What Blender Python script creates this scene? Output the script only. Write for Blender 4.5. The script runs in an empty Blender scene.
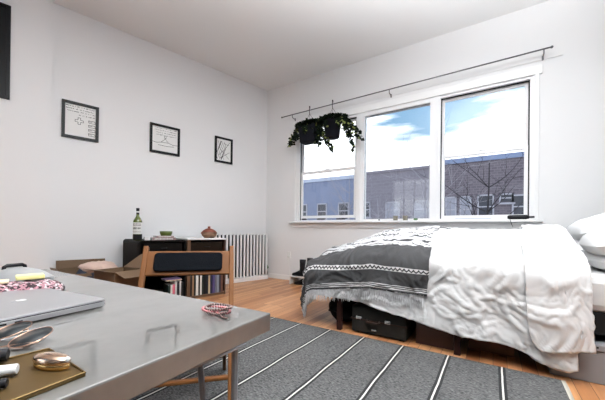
import bpy, math, random
from mathutils import Vector, Matrix, noise
random.seed(7)
scene = bpy.context.scene
COL = scene.collection
PI = math.pi

# ------------------------------------------------------------------ helpers
class MB:
    def __init__(s): s.v = []; s.f = []; s.m = []
    def add(s, vs, fs, mi=0):
        b = len(s.v); s.v += [tuple(v) for v in vs]
        s.f += [tuple(i + b for i in f) for f in fs]; s.m += [mi] * len(fs); return s
    def box(s, c, d, rz=0, mi=0, R=None):
        hx, hy, hz = d[0] / 2, d[1] / 2, d[2] / 2
        M = R if R is not None else Matrix.Rotation(rz, 3, 'Z')
        vs = [Vector(c) + M @ Vector((x * hx, y * hy, z * hz)) for x in (-1, 1) for y in (-1, 1) for z in (-1, 1)]
        return s.add(vs, [(0, 1, 3, 2), (4, 6, 7, 5), (0, 4, 5, 1), (2, 3, 7, 6), (0, 2, 6, 4), (1, 5, 7, 3)], mi)
    def tube(s, pts, r, n=8, mi=0, cap=True):
        pts = [Vector(p) for p in pts]; rs = r if isinstance(r, (list, tuple)) else [r] * len(pts)
        b = len(s.v); up = None
        for i, p in enumerate(pts):
            a = pts[max(i - 1, 0)]; c = pts[min(i + 1, len(pts) - 1)]
            t = (c - a).normalized()
            if up is None:
                up = Vector((0, 0, 1)) if abs(t.z) < .9 else Vector((1, 0, 0))
            u = (up - t * up.dot(t)).normalized(); w = t.cross(u); up = u
            for k in range(n):
                a2 = 2 * PI * k / n
                s.v.append(tuple(p + (u * math.cos(a2) + w * math.sin(a2)) * rs[i]))
        for i in range(len(pts) - 1):
            for k in range(n):
                s.f.append((b + i * n + k, b + i * n + (k + 1) % n, b + (i + 1) * n + (k + 1) % n, b + (i + 1) * n + k)); s.m.append(mi)
        if cap:
            s.f.append(tuple(b + k for k in range(n))[::-1]); s.m.append(mi)
            s.f.append(tuple(b + (len(pts) - 1) * n + k for k in range(n))); s.m.append(mi)
        return s
    def lathe(s, prof, c=(0, 0, 0), n=28, mi=0, sy=1.0):
        b = len(s.v)
        for r, z in prof:
            for k in range(n):
                a = 2 * PI * k / n
                s.v.append((c[0] + r * math.cos(a), c[1] + sy * r * math.sin(a), c[2] + z))
        for i in range(len(prof) - 1):
            for k in range(n):
                s.f.append((b + i * n + k, b + i * n + (k + 1) % n, b + (i + 1) * n + (k + 1) % n, b + (i + 1) * n + k)); s.m.append(mi)
        s.f.append(tuple(b + k for k in range(n))[::-1]); s.m.append(mi)
        s.f.append(tuple(b + (len(prof) - 1) * n + k for k in range(n))); s.m.append(mi)
        return s
    def prism(s, poly, z0, z1, mi=0):
        n = len(poly); vs = [(x, y, z0) for x, y in poly] + [(x, y, z1) for x, y in poly]
        fs = [tuple(range(n))[::-1], tuple(range(n, 2 * n))] + [(i, (i + 1) % n, n + (i + 1) % n, n + i) for i in range(n)]
        return s.add(vs, fs, mi)
    def grid(s, fn, nu, nv, mi=0):
        b = len(s.v)
        for i in range(nu + 1):
            for j in range(nv + 1):
                s.v.append(tuple(fn(i / nu, j / nv)))
        for i in range(nu):
            for j in range(nv):
                s.f.append((b + i * (nv + 1) + j, b + (i + 1) * (nv + 1) + j, b + (i + 1) * (nv + 1) + j + 1, b + i * (nv + 1) + j + 1)); s.m.append(mi)
        return s
    def ball(s, c, r, nu=12, nv=8, mi=0, sc=(1, 1, 1)):
        prof = [(max(r * math.sin(PI * i / nv), 1e-4), -r * math.cos(PI * i / nv)) for i in range(nv + 1)]
        b = len(s.v); s.lathe(prof, (0, 0, 0), nu, mi)
        for i in range(b, len(s.v)):
            x, y, z = s.v[i]; s.v[i] = (c[0] + x * sc[0], c[1] + y * sc[1], c[2] + z * sc[2])
        return s
    def build(s, name, mat, parent=None, smooth=False, bevel=0, solid=0, sub=0, M=None):
        me = bpy.data.meshes.new(name)
        vs = [tuple(M @ Vector(v)) for v in s.v] if M is not None else s.v
        me.from_pydata(vs, [], s.f); me.update()
        mats = mat if isinstance(mat, (list, tuple)) else [mat]
        for m in mats: me.materials.append(m)
        if len(mats) > 1: me.polygons.foreach_set('material_index', s.m)
        if smooth: me.polygons.foreach_set('use_smooth', [True] * len(me.polygons))
        o = bpy.data.objects.new(name, me); COL.objects.link(o)
        if solid:
            md = o.modifiers.new('solid', 'SOLIDIFY'); md.thickness = solid; md.offset = -1
        if bevel:
            md = o.modifiers.new('bevel', 'BEVEL'); md.width = bevel; md.segments = 2; md.limit_method = 'ANGLE'
        if sub:
            md = o.modifiers.new('sub', 'SUBSURF'); md.levels = sub; md.render_levels = sub
        if parent is not None: o.parent = parent
        return o

def tag(o, label=None, cat=None, group=None, kind=None):
    if label: o['label'] = label
    if cat: o['category'] = cat
    if group: o['group'] = group
    if kind: o['kind'] = kind
    return o
def thing(name, label, cat, loc=(0, 0, 0), rz=0, group=None):
    o = bpy.data.objects.new(name, None); COL.objects.link(o)
    o.location = loc; o.rotation_euler = (0, 0, rz); o.empty_display_size = .05
    return tag(o, label, cat, group)
def struct(name, mb, mat, parent=None, **k):
    o = mb.build(name, mat, parent, **k)
    if parent is None: o['kind'] = 'structure'
    return o
def sempty(name, loc=(0, 0, 0), rz=0):
    o = bpy.data.objects.new(name, None); COL.objects.link(o); o.location = loc; o.rotation_euler = (0, 0, rz)
    o['kind'] = 'structure'; return o
def part(name, mb, mat, parent, label=None, **k):
    o = mb.build(name, mat, parent, **k)
    if label: o['label'] = label
    return o

# ------------------------------------------------------------------ materials
def nodes(name):
    m = bpy.data.materials.new(name); m.use_nodes = True
    nt = m.node_tree; return m, nt, nt.nodes['Principled BSDF']
def mat(name, col, rough=.6, metal=0, var=.0, vs=8, bump=0, bs=40, coat=0, spec=None, trans=0, stretch=None):
    m, nt, b = nodes(name)
    b.inputs['Base Color'].default_value = (*col, 1); b.inputs['Roughness'].default_value = rough
    b.inputs['Metallic'].default_value = metal; b.inputs['Coat Weight'].default_value = coat
    b.inputs['Coat Roughness'].default_value = .1
    if spec is None and max(col) < .04 and not metal: spec = .15
    if spec is not None: b.inputs['Specular IOR Level'].default_value = spec
    if trans: b.inputs['Transmission Weight'].default_value = trans
    tc = nt.nodes.new('ShaderNodeTexCoord'); mp = nt.nodes.new('ShaderNodeMapping')
    nt.links.new(tc.outputs['Object'], mp.inputs[0])
    if stretch: mp.inputs['Scale'].default_value = stretch
    n = nt.nodes.new('ShaderNodeTexNoise'); n.inputs['Scale'].default_value = vs; n.inputs['Detail'].default_value = 5
    nt.links.new(mp.outputs[0], n.inputs['Vector'])
    mx = nt.nodes.new('ShaderNodeMix'); mx.data_type = 'RGBA'
    mx.inputs[6].default_value = (*[c * (1 - var) for c in col], 1); mx.inputs[7].default_value = (*[min(1, c * (1 + var)) for c in col], 1)
    nt.links.new(n.outputs['Fac'], mx.inputs[0]); nt.links.new(mx.outputs[2], b.inputs['Base Color'])
    if bump:
        n2 = nt.nodes.new('ShaderNodeTexNoise'); n2.inputs['Scale'].default_value = bs; n2.inputs['Detail'].default_value = 4
        nt.links.new(mp.outputs[0], n2.inputs['Vector'])
        bp = nt.nodes.new('ShaderNodeBump'); bp.inputs['Strength'].default_value = bump; bp.inputs['Distance'].default_value = .01
        nt.links.new(n2.outputs['Fac'], bp.inputs['Height']); nt.links.new(bp.outputs[0], b.inputs['Normal'])
    return m
class NB:
    """tiny expression builder for shader maths"""
    def __init__(s, nt): s.nt = nt
    def m(s, op, a, b=None, c=None):
        n = s.nt.nodes.new('ShaderNodeMath'); n.operation = op
        for i, x in enumerate((a, b, c)):
            if x is None: continue
            if isinstance(x, (int, float)): n.inputs[i].default_value = x
            else: s.nt.links.new(x, n.inputs[i])
        return n.outputs[0]
    def mix(s, f, a, b):
        n = s.nt.nodes.new('ShaderNodeMix'); n.data_type = 'RGBA'
        for i, x in ((0, f), (6, a), (7, b)):
            if isinstance(x, tuple): n.inputs[i].default_value = (*x, 1)
            elif isinstance(x, (int, float)): n.inputs[i].default_value = x
            else: s.nt.links.new(x, n.inputs[i])
        return n.outputs[2]
    def noise(s, vec, sc, det=3, dim=None):
        n = s.nt.nodes.new('ShaderNodeTexNoise'); n.inputs['Scale'].default_value = sc; n.inputs['Detail'].default_value = det
        if vec is not None: s.nt.links.new(vec, n.inputs['Vector'])
        return n.outputs['Fac']
    def comb(s, x, y, z):
        n = s.nt.nodes.new('ShaderNodeCombineXYZ')
        for i, v in enumerate((x, y, z)):
            if isinstance(v, (int, float)): n.inputs[i].default_value = v
            else: s.nt.links.new(v, n.inputs[i])
        return n.outputs[0]
    def bump(s, h, st, dist=.01):
        n = s.nt.nodes.new('ShaderNodeBump'); n.inputs['Strength'].default_value = st; n.inputs['Distance'].default_value = dist
        s.nt.links.new(h, n.inputs['Height']); return n.outputs[0]
def coords(nt, out='Object'):
    tc = nt.nodes.new('ShaderNodeTexCoord'); sp = nt.nodes.new('ShaderNodeSeparateXYZ')
    nt.links.new(tc.outputs[out], sp.inputs[0]); return tc.outputs[out], sp.outputs[0], sp.outputs[1], sp.outputs[2]

M = {}
M['wall'] = mat('white_wall_paint', (.80, .80, .805), .75, var=.015, vs=1.2, bump=.04, bs=60)
M['wall_grey'] = mat('light_damping_wall_grey', (.10, .10, .105), .8, var=.02, vs=1)  # grey put in on the unseen walls to damp the fill light
M['ceiling'] = mat('ceiling_paint', (.80, .80, .80), .8, var=.01, vs=1)
M['trim'] = mat('white_gloss_trim', (.86, .86, .86), .35)
M['pvc'] = mat('white_window_frame', (.84, .84, .85), .35)
M['black_seal'] = mat('black_window_seal', (.02, .02, .022), .5)
M['blackframe'] = mat('black_picture_frame', (.008, .008, .009), .35)
M['paper'] = mat('drawing_paper', (.80, .80, .79), .7, var=.02, vs=6)
M['ink'] = mat('black_ink', (.01, .01, .012), .8)
M['rodmetal'] = mat('grey_metal_rod', (.16, .16, .17), .4, .7)
M['black_iron'] = mat('black_iron', (.012, .012, .013), .5)
M['navy_pot'] = mat('dark_navy_pot', (.003, .0035, .008), .7, spec=.2)
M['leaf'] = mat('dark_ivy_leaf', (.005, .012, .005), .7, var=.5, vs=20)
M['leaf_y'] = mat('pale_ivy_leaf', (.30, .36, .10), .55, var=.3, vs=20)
M['radiator'] = mat('radiator_white', (.82, .82, .82), .4)
M['radiator_dark'] = mat('radiator_gap_shade_and_pipe', (.02, .02, .02), .7)  # dark tone painted in for shade between sections; also the top pipe
M['cab_black'] = mat('black_stained_wood', (.006, .005, .0045), .6, spec=.05, var=.4, vs=12, stretch=(1, 1, 8))
M['cab_side'] = mat('dark_brown_wood', (.014, .009, .006), .6, spec=.05, var=.35, vs=10, stretch=(1, 1, .15))
M['cab_red'] = mat('reddish_brown_wood', (.05, .022, .014), .5, var=.3, vs=10, stretch=(1, 1, .15))
M['post_wood'] = mat('brown_post_wood', (.11, .055, .028), .5, var=.25, vs=10, stretch=(1, 1, .15))
M['white_top'] = mat('white_board', (.8, .8, .8), .4)
M['chair_wood'] = mat('chair_teak', (.145, .056, .016), .5, spec=.2, var=.3, vs=14, stretch=(1, 1, .12), bump=.05, bs=60)
M['chair_fabric'] = mat('black_chair_fabric', (.005, .006, .008), .9, spec=.05, var=.3, vs=60, bump=.3, bs=200)
M['seat_pad'] = mat('black_seat_pad', (.02, .02, .022), .8, bump=.2, bs=150)
M['hairpin'] = mat('grey_metal_leg', (.22, .235, .26), .4, .5)
M['alu'] = mat('silver_aluminium', (.46, .46, .475), .32, .75, var=.02, vs=4)
M['alu_light'] = mat('light_mirror_logo', (.9, .9, .92), .3, .2)
M['dark_rubber'] = mat('black_rubber', (.012, .012, .012), .6)
M['gold'] = mat('gold_wire', (.55, .36, .27), .3, 1)
M['brass'] = mat('brass_plate', (.12, .075, .028), .5, .8, var=.25, vs=8)
M['brass_light'] = mat('bright_brass', (.85, .58, .25), .2, 1)
M['rose_gold'] = mat('rose_gold', (.9, .66, .5), .16, 1)
M['lens'] = mat('dark_lens', (.02, .023, .025), .3, spec=.15)
M['black_plastic'] = mat('black_plastic', (.012, .012, .014), .35)
M['grey_plastic'] = mat('grey_plastic', (.24, .245, .25), .35)
M['white_plastic'] = mat('white_plastic', (.75, .75, .74), .35)
M['yellow'] = mat('yellow_paper', (.72, .70, .30), .7, var=.12, vs=30)
M['cream'] = mat('cream_paper', (.62, .52, .36), .7, var=.1, vs=30)
M['beads'] = mat('pink_red_bead', (.42, .14, .15), .3, var=.5, vs=90)
M['beads2'] = mat('brown_bead', (.16, .10, .09), .3, var=.4, vs=90)
M['cardboard'] = mat('brown_cardboard', (.12, .07, .036), .8, var=.1, vs=10)
M['pinkcloth'] = mat('pale_pink_cloth', (.58, .42, .35), .85, var=.1, vs=10, bump=.3, bs=20)
M['denim'] = mat('dark_blue_cloth', (.025, .03, .05), .85, var=.8, vs=35, bump=.3, bs=60)
M['glass_green'] = mat('green_bottle_glass', (.07, .095, .008), .12, coat=.4)
M['label_white'] = mat('bottle_label', (.72, .72, .70), .6)
M['bowl_green'] = mat('green_glaze', (.09, .12, .02), .3, var=.4, vs=15)
M['clay_red'] = mat('red_clay', (.22, .055, .03), .45, var=.4, vs=30)
M['clay_brown'] = mat('brown_clay', (.17, .09, .05), .5, var=.5, vs=40)
M['boot'] = mat('black_leather', (.012, .012, .013), .35, bump=.1, bs=30)
M['suit'] = mat('dark_suitcase', (.020, .019, .017), .55, var=.3, vs=20)
M['suit_trim'] = mat('dark_brown_leather', (.035, .02, .015), .5)
M['chrome'] = mat('silver_clasp', (.6, .6, .58), .25, .9)
M['bagblack'] = mat('black_bag_fabric', (.006, .006, .007), .9, bump=.4, bs=25)
M['redwood'] = mat('dark_red_wood_box', (.05, .018, .012), .45, var=.3, vs=8)
M['orangewood'] = mat('orange_brown_crate', (.16, .055, .02), .5, var=.3, vs=8)
M['bedleg'] = mat('dark_bed_leg', (.03, .012, .010), .45)
M['bedrail'] = mat('black_bed_rail', (.01, .01, .01), .6)
M['greybox'] = mat('grey_storage_metal', (.24, .245, .26), .45, .1, var=.06, vs=5)
M['terracotta'] = mat('grey_stone_pot', (.22, .20, .16), .7, var=.3, vs=40)
M['succulent'] = mat('green_plant', (.04, .12, .03), .6, var=.3, vs=20)
M['lamp'] = None

def fabric_white(name, c=.84, bumpst=.55, sc=9):
    m, nt, b = nodes(name); k = NB(nt); v, x, y, z = coords(nt)
    b.inputs['Base Color'].default_value = (c, c, c * 1.0, 1); b.inputs['Roughness'].default_value = .85
    b.inputs['Sheen Weight'].default_value = .15
    n = nt.nodes.new('ShaderNodeTexNoise'); n.inputs['Scale'].default_value = sc; n.inputs['Detail'].default_value = 7
    n.inputs['Distortion'].default_value = 1.4; n.noise_type = 'RIDGED_MULTIFRACTAL'
    nt.links.new(v, n.inputs['Vector'])
    nt.links.new(k.bump(n.outputs['Fac'], bumpst, .012), b.inputs['Normal'])
    return m
M['duvet'] = fabric_white('white_linen_duvet', .66, .45, 9)
M['sheet'] = fabric_white('white_cotton_sheet', .70, .25, 5)
M['pillow'] = fabric_white('white_pillowcase', .84, .25, 7)

def mat_floor():
    m, nt, b = nodes('oak_plank_floor'); k = NB(nt); v, x, y, z = coords(nt)
    w = .083; ix = k.m('FLOOR', k.m('DIVIDE', x, w)); fx = k.m('FRACT', k.m('DIVIDE', x, w))
    wn = nt.nodes.new('ShaderNodeTexWhiteNoise'); wn.noise_dimensions = '1D'; nt.links.new(ix, wn.inputs['W'])
    yo = k.m('ADD', k.m('DIVIDE', y, 1.4), k.m('MULTIPLY', wn.outputs['Value'], 5)); iy = k.m('FLOOR', yo); fy = k.m('FRACT', yo)
    wn2 = nt.nodes.new('ShaderNodeTexWhiteNoise'); wn2.noise_dimensions = '2D'; nt.links.new(k.comb(ix, iy, 0), wn2.inputs['Vector'])
    g = k.noise(k.comb(k.m('MULTIPLY', x, 38), k.m('MULTIPLY', y, 2.2), k.m('MULTIPLY', ix, 3.7)), 1, 6)
    base = k.mix(wn2.outputs['Value'], (.34, .13, .045), (.74, .39, .18))
    col = k.mix(k.m('MULTIPLY', k.m('SUBTRACT', g, .35), 1.6), k.mix(.5, base, (.20, .075, .03)), base)
    gap = k.m('MAXIMUM', k.m('LESS_THAN', fx, .035), k.m('LESS_THAN', fy, .004))
    col = k.mix(gap, col, (.05, .02, .01))
    nt.links.new(col, b.inputs['Base Color']); b.inputs['Roughness'].default_value = .38
    nt.links.new(k.bump(k.m('SUBTRACT', k.m('MULTIPLY', g, .15), gap), .3, .004), b.inputs['Normal'])
    return m
M['floor'] = mat_floor()

def mat_rug():
    m, nt, b = nodes('grey_woven_rug'); k = NB(nt); v, x, y, z = coords(nt)
    wob = k.m('MULTIPLY', k.m('SUBTRACT', k.noise(k.comb(0, y, 0), 2.5, 2), .5), .02)
    xx = k.m('ADD', x, wob)
    f = k.m('ABSOLUTE', k.m('SUBTRACT', k.m('FRACT', k.m('ADD', k.m('DIVIDE', k.m('SUBTRACT', xx, 2.492), .3235), .5)), .5))
    d = k.m('MULTIPLY', f, .3235)
    white = k.m('LESS_THAN', d, .0048); black = k.m('LESS_THAN', d, .020)
    n1 = k.noise(k.comb(k.m('MULTIPLY', x, 60), k.m('MULTIPLY', y, 170), 0), 1, 2)
    n3 = k.noise(k.comb(k.m('MULTIPLY', x, 25), k.m('MULTIPLY', y, 90), 0), 1, 2)
    n2 = k.noise(v, 3.0, 3)
    g = k.m('ADD', k.m('MULTIPLY', k.m('SUBTRACT', n1, .5), 2.4), k.m('ADD', k.m('MULTIPLY', k.m('SUBTRACT', n2, .5), .4), k.m('ADD', .5, k.m('MULTIPLY', k.m('SUBTRACT', n3, .5), 1.2))))
    mxn = nt.nodes.new('ShaderNodeClamp'); nt.links.new(g, mxn.inputs[0])
    col = k.mix(mxn.outputs[0], (.010, .010, .0105), (.15, .15, .15))
    col = k.mix(black, col, (.012, .012, .013)); col = k.mix(white, col, (.62, .61, .58))
    edge = k.m('GREATER_THAN', x, 4.088)
    col = k.mix(edge, col, (.50, .47, .40))
    nt.links.new(col, b.inputs['Base Color']); b.inputs['Roughness'].default_value = .95
    nt.links.new(k.bump(n1, .6, .004), b.inputs['Normal'])
    return m
M['rug'] = mat_rug()

def mat_table():
    m, nt, b = nodes('polished_concrete_table'); k = NB(nt); v, x, y, z = coords(nt)
    n1 = k.noise(v, 2.5, 8); n2 = k.noise(k.comb(k.m('MULTIPLY', x, 14), k.m('MULTIPLY', y, 5), 0), 1, 4); n3 = k.noise(v, 60, 3)
    f = k.m('ADD', k.m('MULTIPLY', n1, .6), k.m('ADD', k.m('MULTIPLY', n2, .3), k.m('MULTIPLY', n3, .1)))
    col = k.mix(k.m('MULTIPLY', k.m('SUBTRACT', f, .3), 2.5), (.055, .054, .051), (.175, .171, .162))
    nt.links.new(col, b.inputs['Base Color'])
    b.inputs['Roughness'].default_value = .34; b.inputs['Specular IOR Level'].default_value = .5
    b.inputs['Coat Weight'].default_value = 1; b.inputs['Coat Roughness'].default_value = .005; b.inputs['Coat IOR'].default_value = 1.75
    return m
M['table'] = mat_table()

def mat_blanket():
    # pattern runs across the blanket: U = attribute cloth coordinate in metres from the front hem
    m, nt, b = nodes('striped_woven_blanket'); k = NB(nt)
    at = nt.nodes.new('ShaderNodeUVMap'); at.uv_map = 'cloth'; sp = nt.nodes.new('ShaderNodeSeparateXYZ')
    nt.links.new(at.outputs[0], sp.inputs[0]); u, t = sp.outputs[0], sp.outputs[1]
    nz = k.noise(k.comb(k.m('MULTIPLY', u, 120), k.m('MULTIPLY', t, 350), 0), 1, 2)
    col = k.mix(nz, (.012, .012, .013), (.085, .085, .088))
    def band(a, bb): return k.m('MULTIPLY', k.m('GREATER_THAN', t, a), k.m('LESS_THAN', t, bb))
    W = (.62, .62, .62); B = (.02, .02, .022)
    lightb = k.mix(nz, (.40, .40, .41), (.66, .66, .67))
    # light field on top of the bed
    col = k.mix(k.m('GREATER_THAN', t, .40), col, lightb)
    for a, c in ((.018, .007), (.034, .005), (.048, .005), (.43, .008), (.60, .006), (1.30, .02), (1.36, .03)):
        col = k.mix(band(a, a + c), col, W if a < .37 else B)
    zz = k.m('ABSOLUTE', k.m('SUBTRACT', k.m('FRACT', k.m('MULTIPLY', u, 28)), .5))
    def zig(t0, h, cb):
        c1 = k.m('LESS_THAN', k.m('ABSOLUTE', k.m('SUBTRACT', k.m('DIVIDE', k.m('SUBTRACT', t, t0), h), k.m('ADD', .25, zz))), .2)
        return k.mix(band(t0, t0 + h), cb, k.mix(c1, W, B))
    col = zig(.165, .030, col)
    for t0 in (.70, .98, 1.22): col = zig(t0, .035, col)
    for a in (.50, .64, .86, 1.12): col = k.mix(band(a, a + .026), col, (.05, .05, .055))
    nt.links.new(col, b.inputs['Base Color']); b.inputs['Roughness'].default_value = .95
    nt.links.new(k.bump(nz, .5, .003), b.inputs['Normal'])
    return m
M['blanket'] = mat_blanket()
M['fringe'] = mat('grey_white_fringe', (.50, .50, .51), .9, var=.35, vs=60)

def mat_scarf():
    m, nt, b = nodes('pink_black_crochet'); k = NB(nt); v, x, y, z = coords(nt)
    vo = nt.nodes.new('ShaderNodeTexVoronoi'); vo.inputs['Scale'].default_value = 170; nt.links.new(v, vo.inputs['Vector'])
    sp = nt.nodes.new('ShaderNodeSeparateXYZ'); nt.links.new(vo.outputs['Color'], sp.inputs[0])
    col = k.mix(k.m('GREATER_THAN', sp.outputs[0], .55), (.025, .012, .015), (.30, .15, .175))
    col = k.mix(k.m('GREATER_THAN', sp.outputs[1], .8), col, (.42, .37, .38))
    nt.links.new(col, b.inputs['Base Color']); b.inputs['Roughness'].default_value = .9
    return m
M['scarf'] = mat_scarf()

def mat_brick(name, c1, c2, mort, sc=1.0):
    m, nt, b = nodes(name); k = NB(nt); v, x, y, z = coords(nt)
    br = nt.nodes.new('ShaderNodeTexBrick'); br.inputs['Scale'].default_value = 3.2 * sc
    br.inputs['Color1'].default_value = (*c1, 1); br.inputs['Color2'].default_value = (*c2, 1); br.inputs['Mortar'].default_value = (*mort, 1)
    br.inputs['Mortar Size'].default_value = .03
    nt.links.new(k.comb(x, z, 0), br.inputs['Vector'])
    n = k.noise(k.comb(k.m('MULTIPLY', x, .5), 0, k.m('MULTIPLY', z, 5)), 1.0, 4)
    col = k.mix(k.m('MULTIPLY', n, .6), br.outputs['Color'], (c1[0] * .7, c1[1] * .7, c1[2] * .7))
    nt.links.new(col, b.inputs['Base Color']); b.inputs['Roughness'].default_value = .9
    return m
M['brick'] = mat_brick('mauve_brick', (.135, .115, .145), (.185, .16, .19), (.24, .22, .25), .45)
M['brick2'] = mat_brick('lilac_render', (.22, .205, .25), (.25, .235, .28), (.27, .255, .30), .3)
M['blue_wall'] = mat('blue_painted_wall', (.19, .225, .34), .9, var=.15, vs=.6)
M['cornice'] = mat('pale_cornice', (.40, .45, .58), .7)
M['blue_cap'] = mat('blue_parapet_cap', (.20, .26, .42), .7)
M['bwin_frame'] = mat('building_window_frame', (.40, .40, .47), .6)
M['bwin_pane'] = mat('building_window_pane', (.03, .035, .055), .25)
M['bwin_light'] = mat('pale_building_pane', (.30, .31, .38), .3)
M['bark'] = mat('grey_bark', (.03, .028, .034), .9, var=.3, vs=10)
M['bark_pale'] = mat('pale_bark', (.30, .29, .33), .9, var=.3, vs=10)
M['asphalt'] = mat('street_asphalt', (.10, .10, .11), .9)

# window glass: thin, mostly transparent, a little reflection
def mat_glass():
    m = bpy.data.materials.new('window_glass'); m.use_nodes = True; nt = m.node_tree; nt.nodes.clear()
    o = nt.nodes.new('ShaderNodeOutputMaterial'); t = nt.nodes.new('ShaderNodeBsdfTransparent'); g = nt.nodes.new('ShaderNodeBsdfGlossy')
    g.inputs['Roughness'].default_value = .02; t.inputs['Color'].default_value = (.97, .98, .98, 1)
    mx = nt.nodes.new('ShaderNodeMixShader'); mx.inputs[0].default_value = .04
    nt.links.new(t.outputs[0], mx.inputs[1]); nt.links.new(g.outputs[0], mx.inputs[2]); nt.links.new(mx.outputs[0], o.inputs[0])
    return m
M['glass'] = mat_glass()

# ------------------------------------------------------------------ room measurements (metres)
H = 3.64
A = -.23793                                     # the left wall is not quite square to the window wall
LW = Vector((math.sin(A), -math.cos(A), 0))     # along the left wall, away from the corner
LN = Vector((math.cos(A), math.sin(A), 0))      # out of the left wall into the room
RL = math.atan2(LN.y, LN.x)                     # local x = out of the wall, local -y = along it
def LP(s, n, z=0): return LW * s + LN * n + Vector((0, 0, z))
XR, YR = 4.95, -7.0                             # right wall, rear wall
WX0, WX1, WZ0, WZ1 = .70, 4.13, 1.08, 2.80      # window opening

# floor and ceiling polygons
corner_rear_left = LW * (7.0 / abs(LW.y))
poly = [(-.3, .15), (XR + .15, .15), (XR + .15, YR - .15), (corner_rear_left.x - .3, YR - .15)]
struct('floor', MB().prism(poly, -.12, 0), M['floor'])
struct('ceiling', MB().prism(poly, H, H + .12), M['ceiling'])
# window wall with an opening
w = MB()
def wbox(mb, x0, x1, z0, z1, y0=0, y1=.15): mb.box(((x0 + x1) / 2, (y0 + y1) / 2, (z0 + z1) / 2), (x1 - x0, y1 - y0, z1 - z0))
wbox(w, -.3, WX0, 0, H); wbox(w, WX1, XR + .15, 0, H); wbox(w, WX0, WX1, 0, WZ0); wbox(w, WX0, WX1, WZ1, H)
struct('wall_far', w, M['wall'])
w = MB(); p0 = LP(-.2, 0); p1 = LP(7.4, 0); q0 = LP(-.2, -.15); q1 = LP(7.4, -.15)
w.prism([(q0.x, q0.y), (q1.x, q1.y), (p1.x, p1.y), (p0.x, p0.y)], 0, H)
struct('wall_left', w, M['wall'])
w = MB(); ps = [LP(3.217, .0), LP(3.217, .12), LP(7.2, .12), LP(7.2, .0)]
w.prism([(p.x, p.y) for p in ps], 0, H); struct('wall_left_pier', w, M['wall'])
w = MB(); w.box((XR + .075, (YR) / 2, H / 2), (.15, -YR + .3, H)); struct('wall_right', w, M['wall_grey'])
# rear wall, with an unseen window added behind the camera for fill light
RX0, RX1, RZ0, RZ1 = .4, 2.0, .9, 2.9
w = MB()
wbox(w, -2.1, RX0, 0, H, YR - .15, YR); wbox(w, RX1, XR + .15, 0, H, YR - .15, YR)
wbox(w, RX0, RX1, 0, RZ0, YR - .15, YR); wbox(w, RX0, RX1, RZ1, H, YR - .15, YR)
struct('wall_rear', w, M['wall_grey'])
e = sempty('fill_window')
fr = MB()
wbox(fr, RX0, RX1, RZ0, RZ0 + .05, YR - .1, YR - .04); wbox(fr, RX0, RX1, RZ1 - .05, RZ1, YR - .1, YR - .04)
for i in range(5):
    xx = RX0 + (RX1 - RX0 - .05) * i / 4; wbox(fr, xx, xx + .05, RZ0, RZ1, YR - .1, YR - .04)
fr.build('window_frame', M['pvc'], e)
MB().box(((RX0 + RX1) / 2, YR - .07, (RZ0 + RZ1) / 2), (RX1 - RX0, .004, RZ1 - RZ0)).build('pane', M['glass'], e)
# baseboards
b = MB(); wbox(b, .02, XR, 0, .085, -.018, 0); struct('baseboard_far', b, M['trim'], bevel=.004)
b = MB(); ps = [LP(.02, 0), LP(.02, .018), LP(3.21, .018), LP(3.21, 0)]
b.prism([(p.x, p.y) for p in ps], 0, .085); struct('baseboard_left', b, M['trim'])

# ------------------------------------------------------------------ window wall trim, sill
t = MB()   # casing proud of the wall
wbox(t, WX0 - .06, WX1 + .07, WZ1, WZ1 + .10, -.022, 0)
wbox(t, WX0 - .03, WX0, WZ0, WZ1, -.022, 0); wbox(t, WX1, WX1 + .04, WZ0, WZ1, -.022, 0)
struct('trim_1', t, M['trim'], bevel=.004)
t = MB(); wbox(t, WX0 - .09, WX1 + .08, WZ0 - .03, WZ0, -.10, .10); wbox(t, WX0 - .07, WX1 + .06, WZ0 - .11, WZ0 - .03, -.02, 0)
struct('trim_2', t, M['trim'], bevel=.005)
t = MB(); wbox(t, WX0 - .30, WX1 + .25, WZ1 + .16, WZ1 + .172, -.008, 0)   # faint picture-rail line
struct('trim_3', t, M['wall'])

# windows
def ring(mb, x0, x1, z0, z1, wd, y0, y1, wb=None, wt=None):
    wb = wd if wb is None else wb; wt = wd if wt is None else wt
    wbox(mb, x0, x0 + wd, z0, z1, y0, y1); wbox(mb, x1 - wd, x1, z0, z1, y0, y1)
    wbox(mb, x0 + wd, x1 - wd, z0, z0 + wb, y0, y1); wbox(mb, x0 + wd, x1 - wd, z1 - wt, z1, y0, y1)
def hung(name, x0, x1, mid, lift=0.0):
    e = sempty(name)
    f = MB(); ring(f, x0, x1, WZ0, WZ1, .035, .0, .11, wb=.02); f.build('window_frame', M['pvc'], e, bevel=.003)
    s = MB(); wbox(s, x0 + .035, x0 + .047, WZ0 + .02, WZ1 - .035, .03, .05); wbox(s, x1 - .047, x1 - .035, WZ0 + .02, WZ1 - .035, .03, .05)
    wbox(s, x0 + .047, x1 - .047, WZ1 - .045, WZ1 - .035, .03, .05)
    s.build('weather_strip', M['black_seal'], e)
    u = MB(); ring(u, x0 + .045, x1 - .045, mid, WZ1 - .04, .035, .065, .09); uo = u.build('upper_sash', M['pvc'], e, bevel=.003)
    g = MB(); wbox(g, x0 + .08, x1 - .08, mid + .035, WZ1 - .075, .076, .079); g.build('pane', M['glass'], uo)
    l = MB(); ring(l, x0 + .04, x1 - .04, WZ0 + .02 + lift, mid + .04, .045, .035, .06, wb=.045); lo = l.build('lower_sash', M['pvc'], e, bevel=.003)
    g = MB(); wbox(g, x0 + .085, x1 - .085, WZ0 + .065 + lift, mid, .046, .049); g.build('pane', M['glass'], lo)
    k = MB(); wbox(k, (x0 + x1) / 2 - .035, (x0 + x1) / 2 + .035, mid + .04, mid + .055, .03, .06); k.build('sash_lock', M['pvc'], e, bevel=.003)
    return e
w1 = hung('window_1', .74, 1.90, 1.93, .035)
k = MB()
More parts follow.
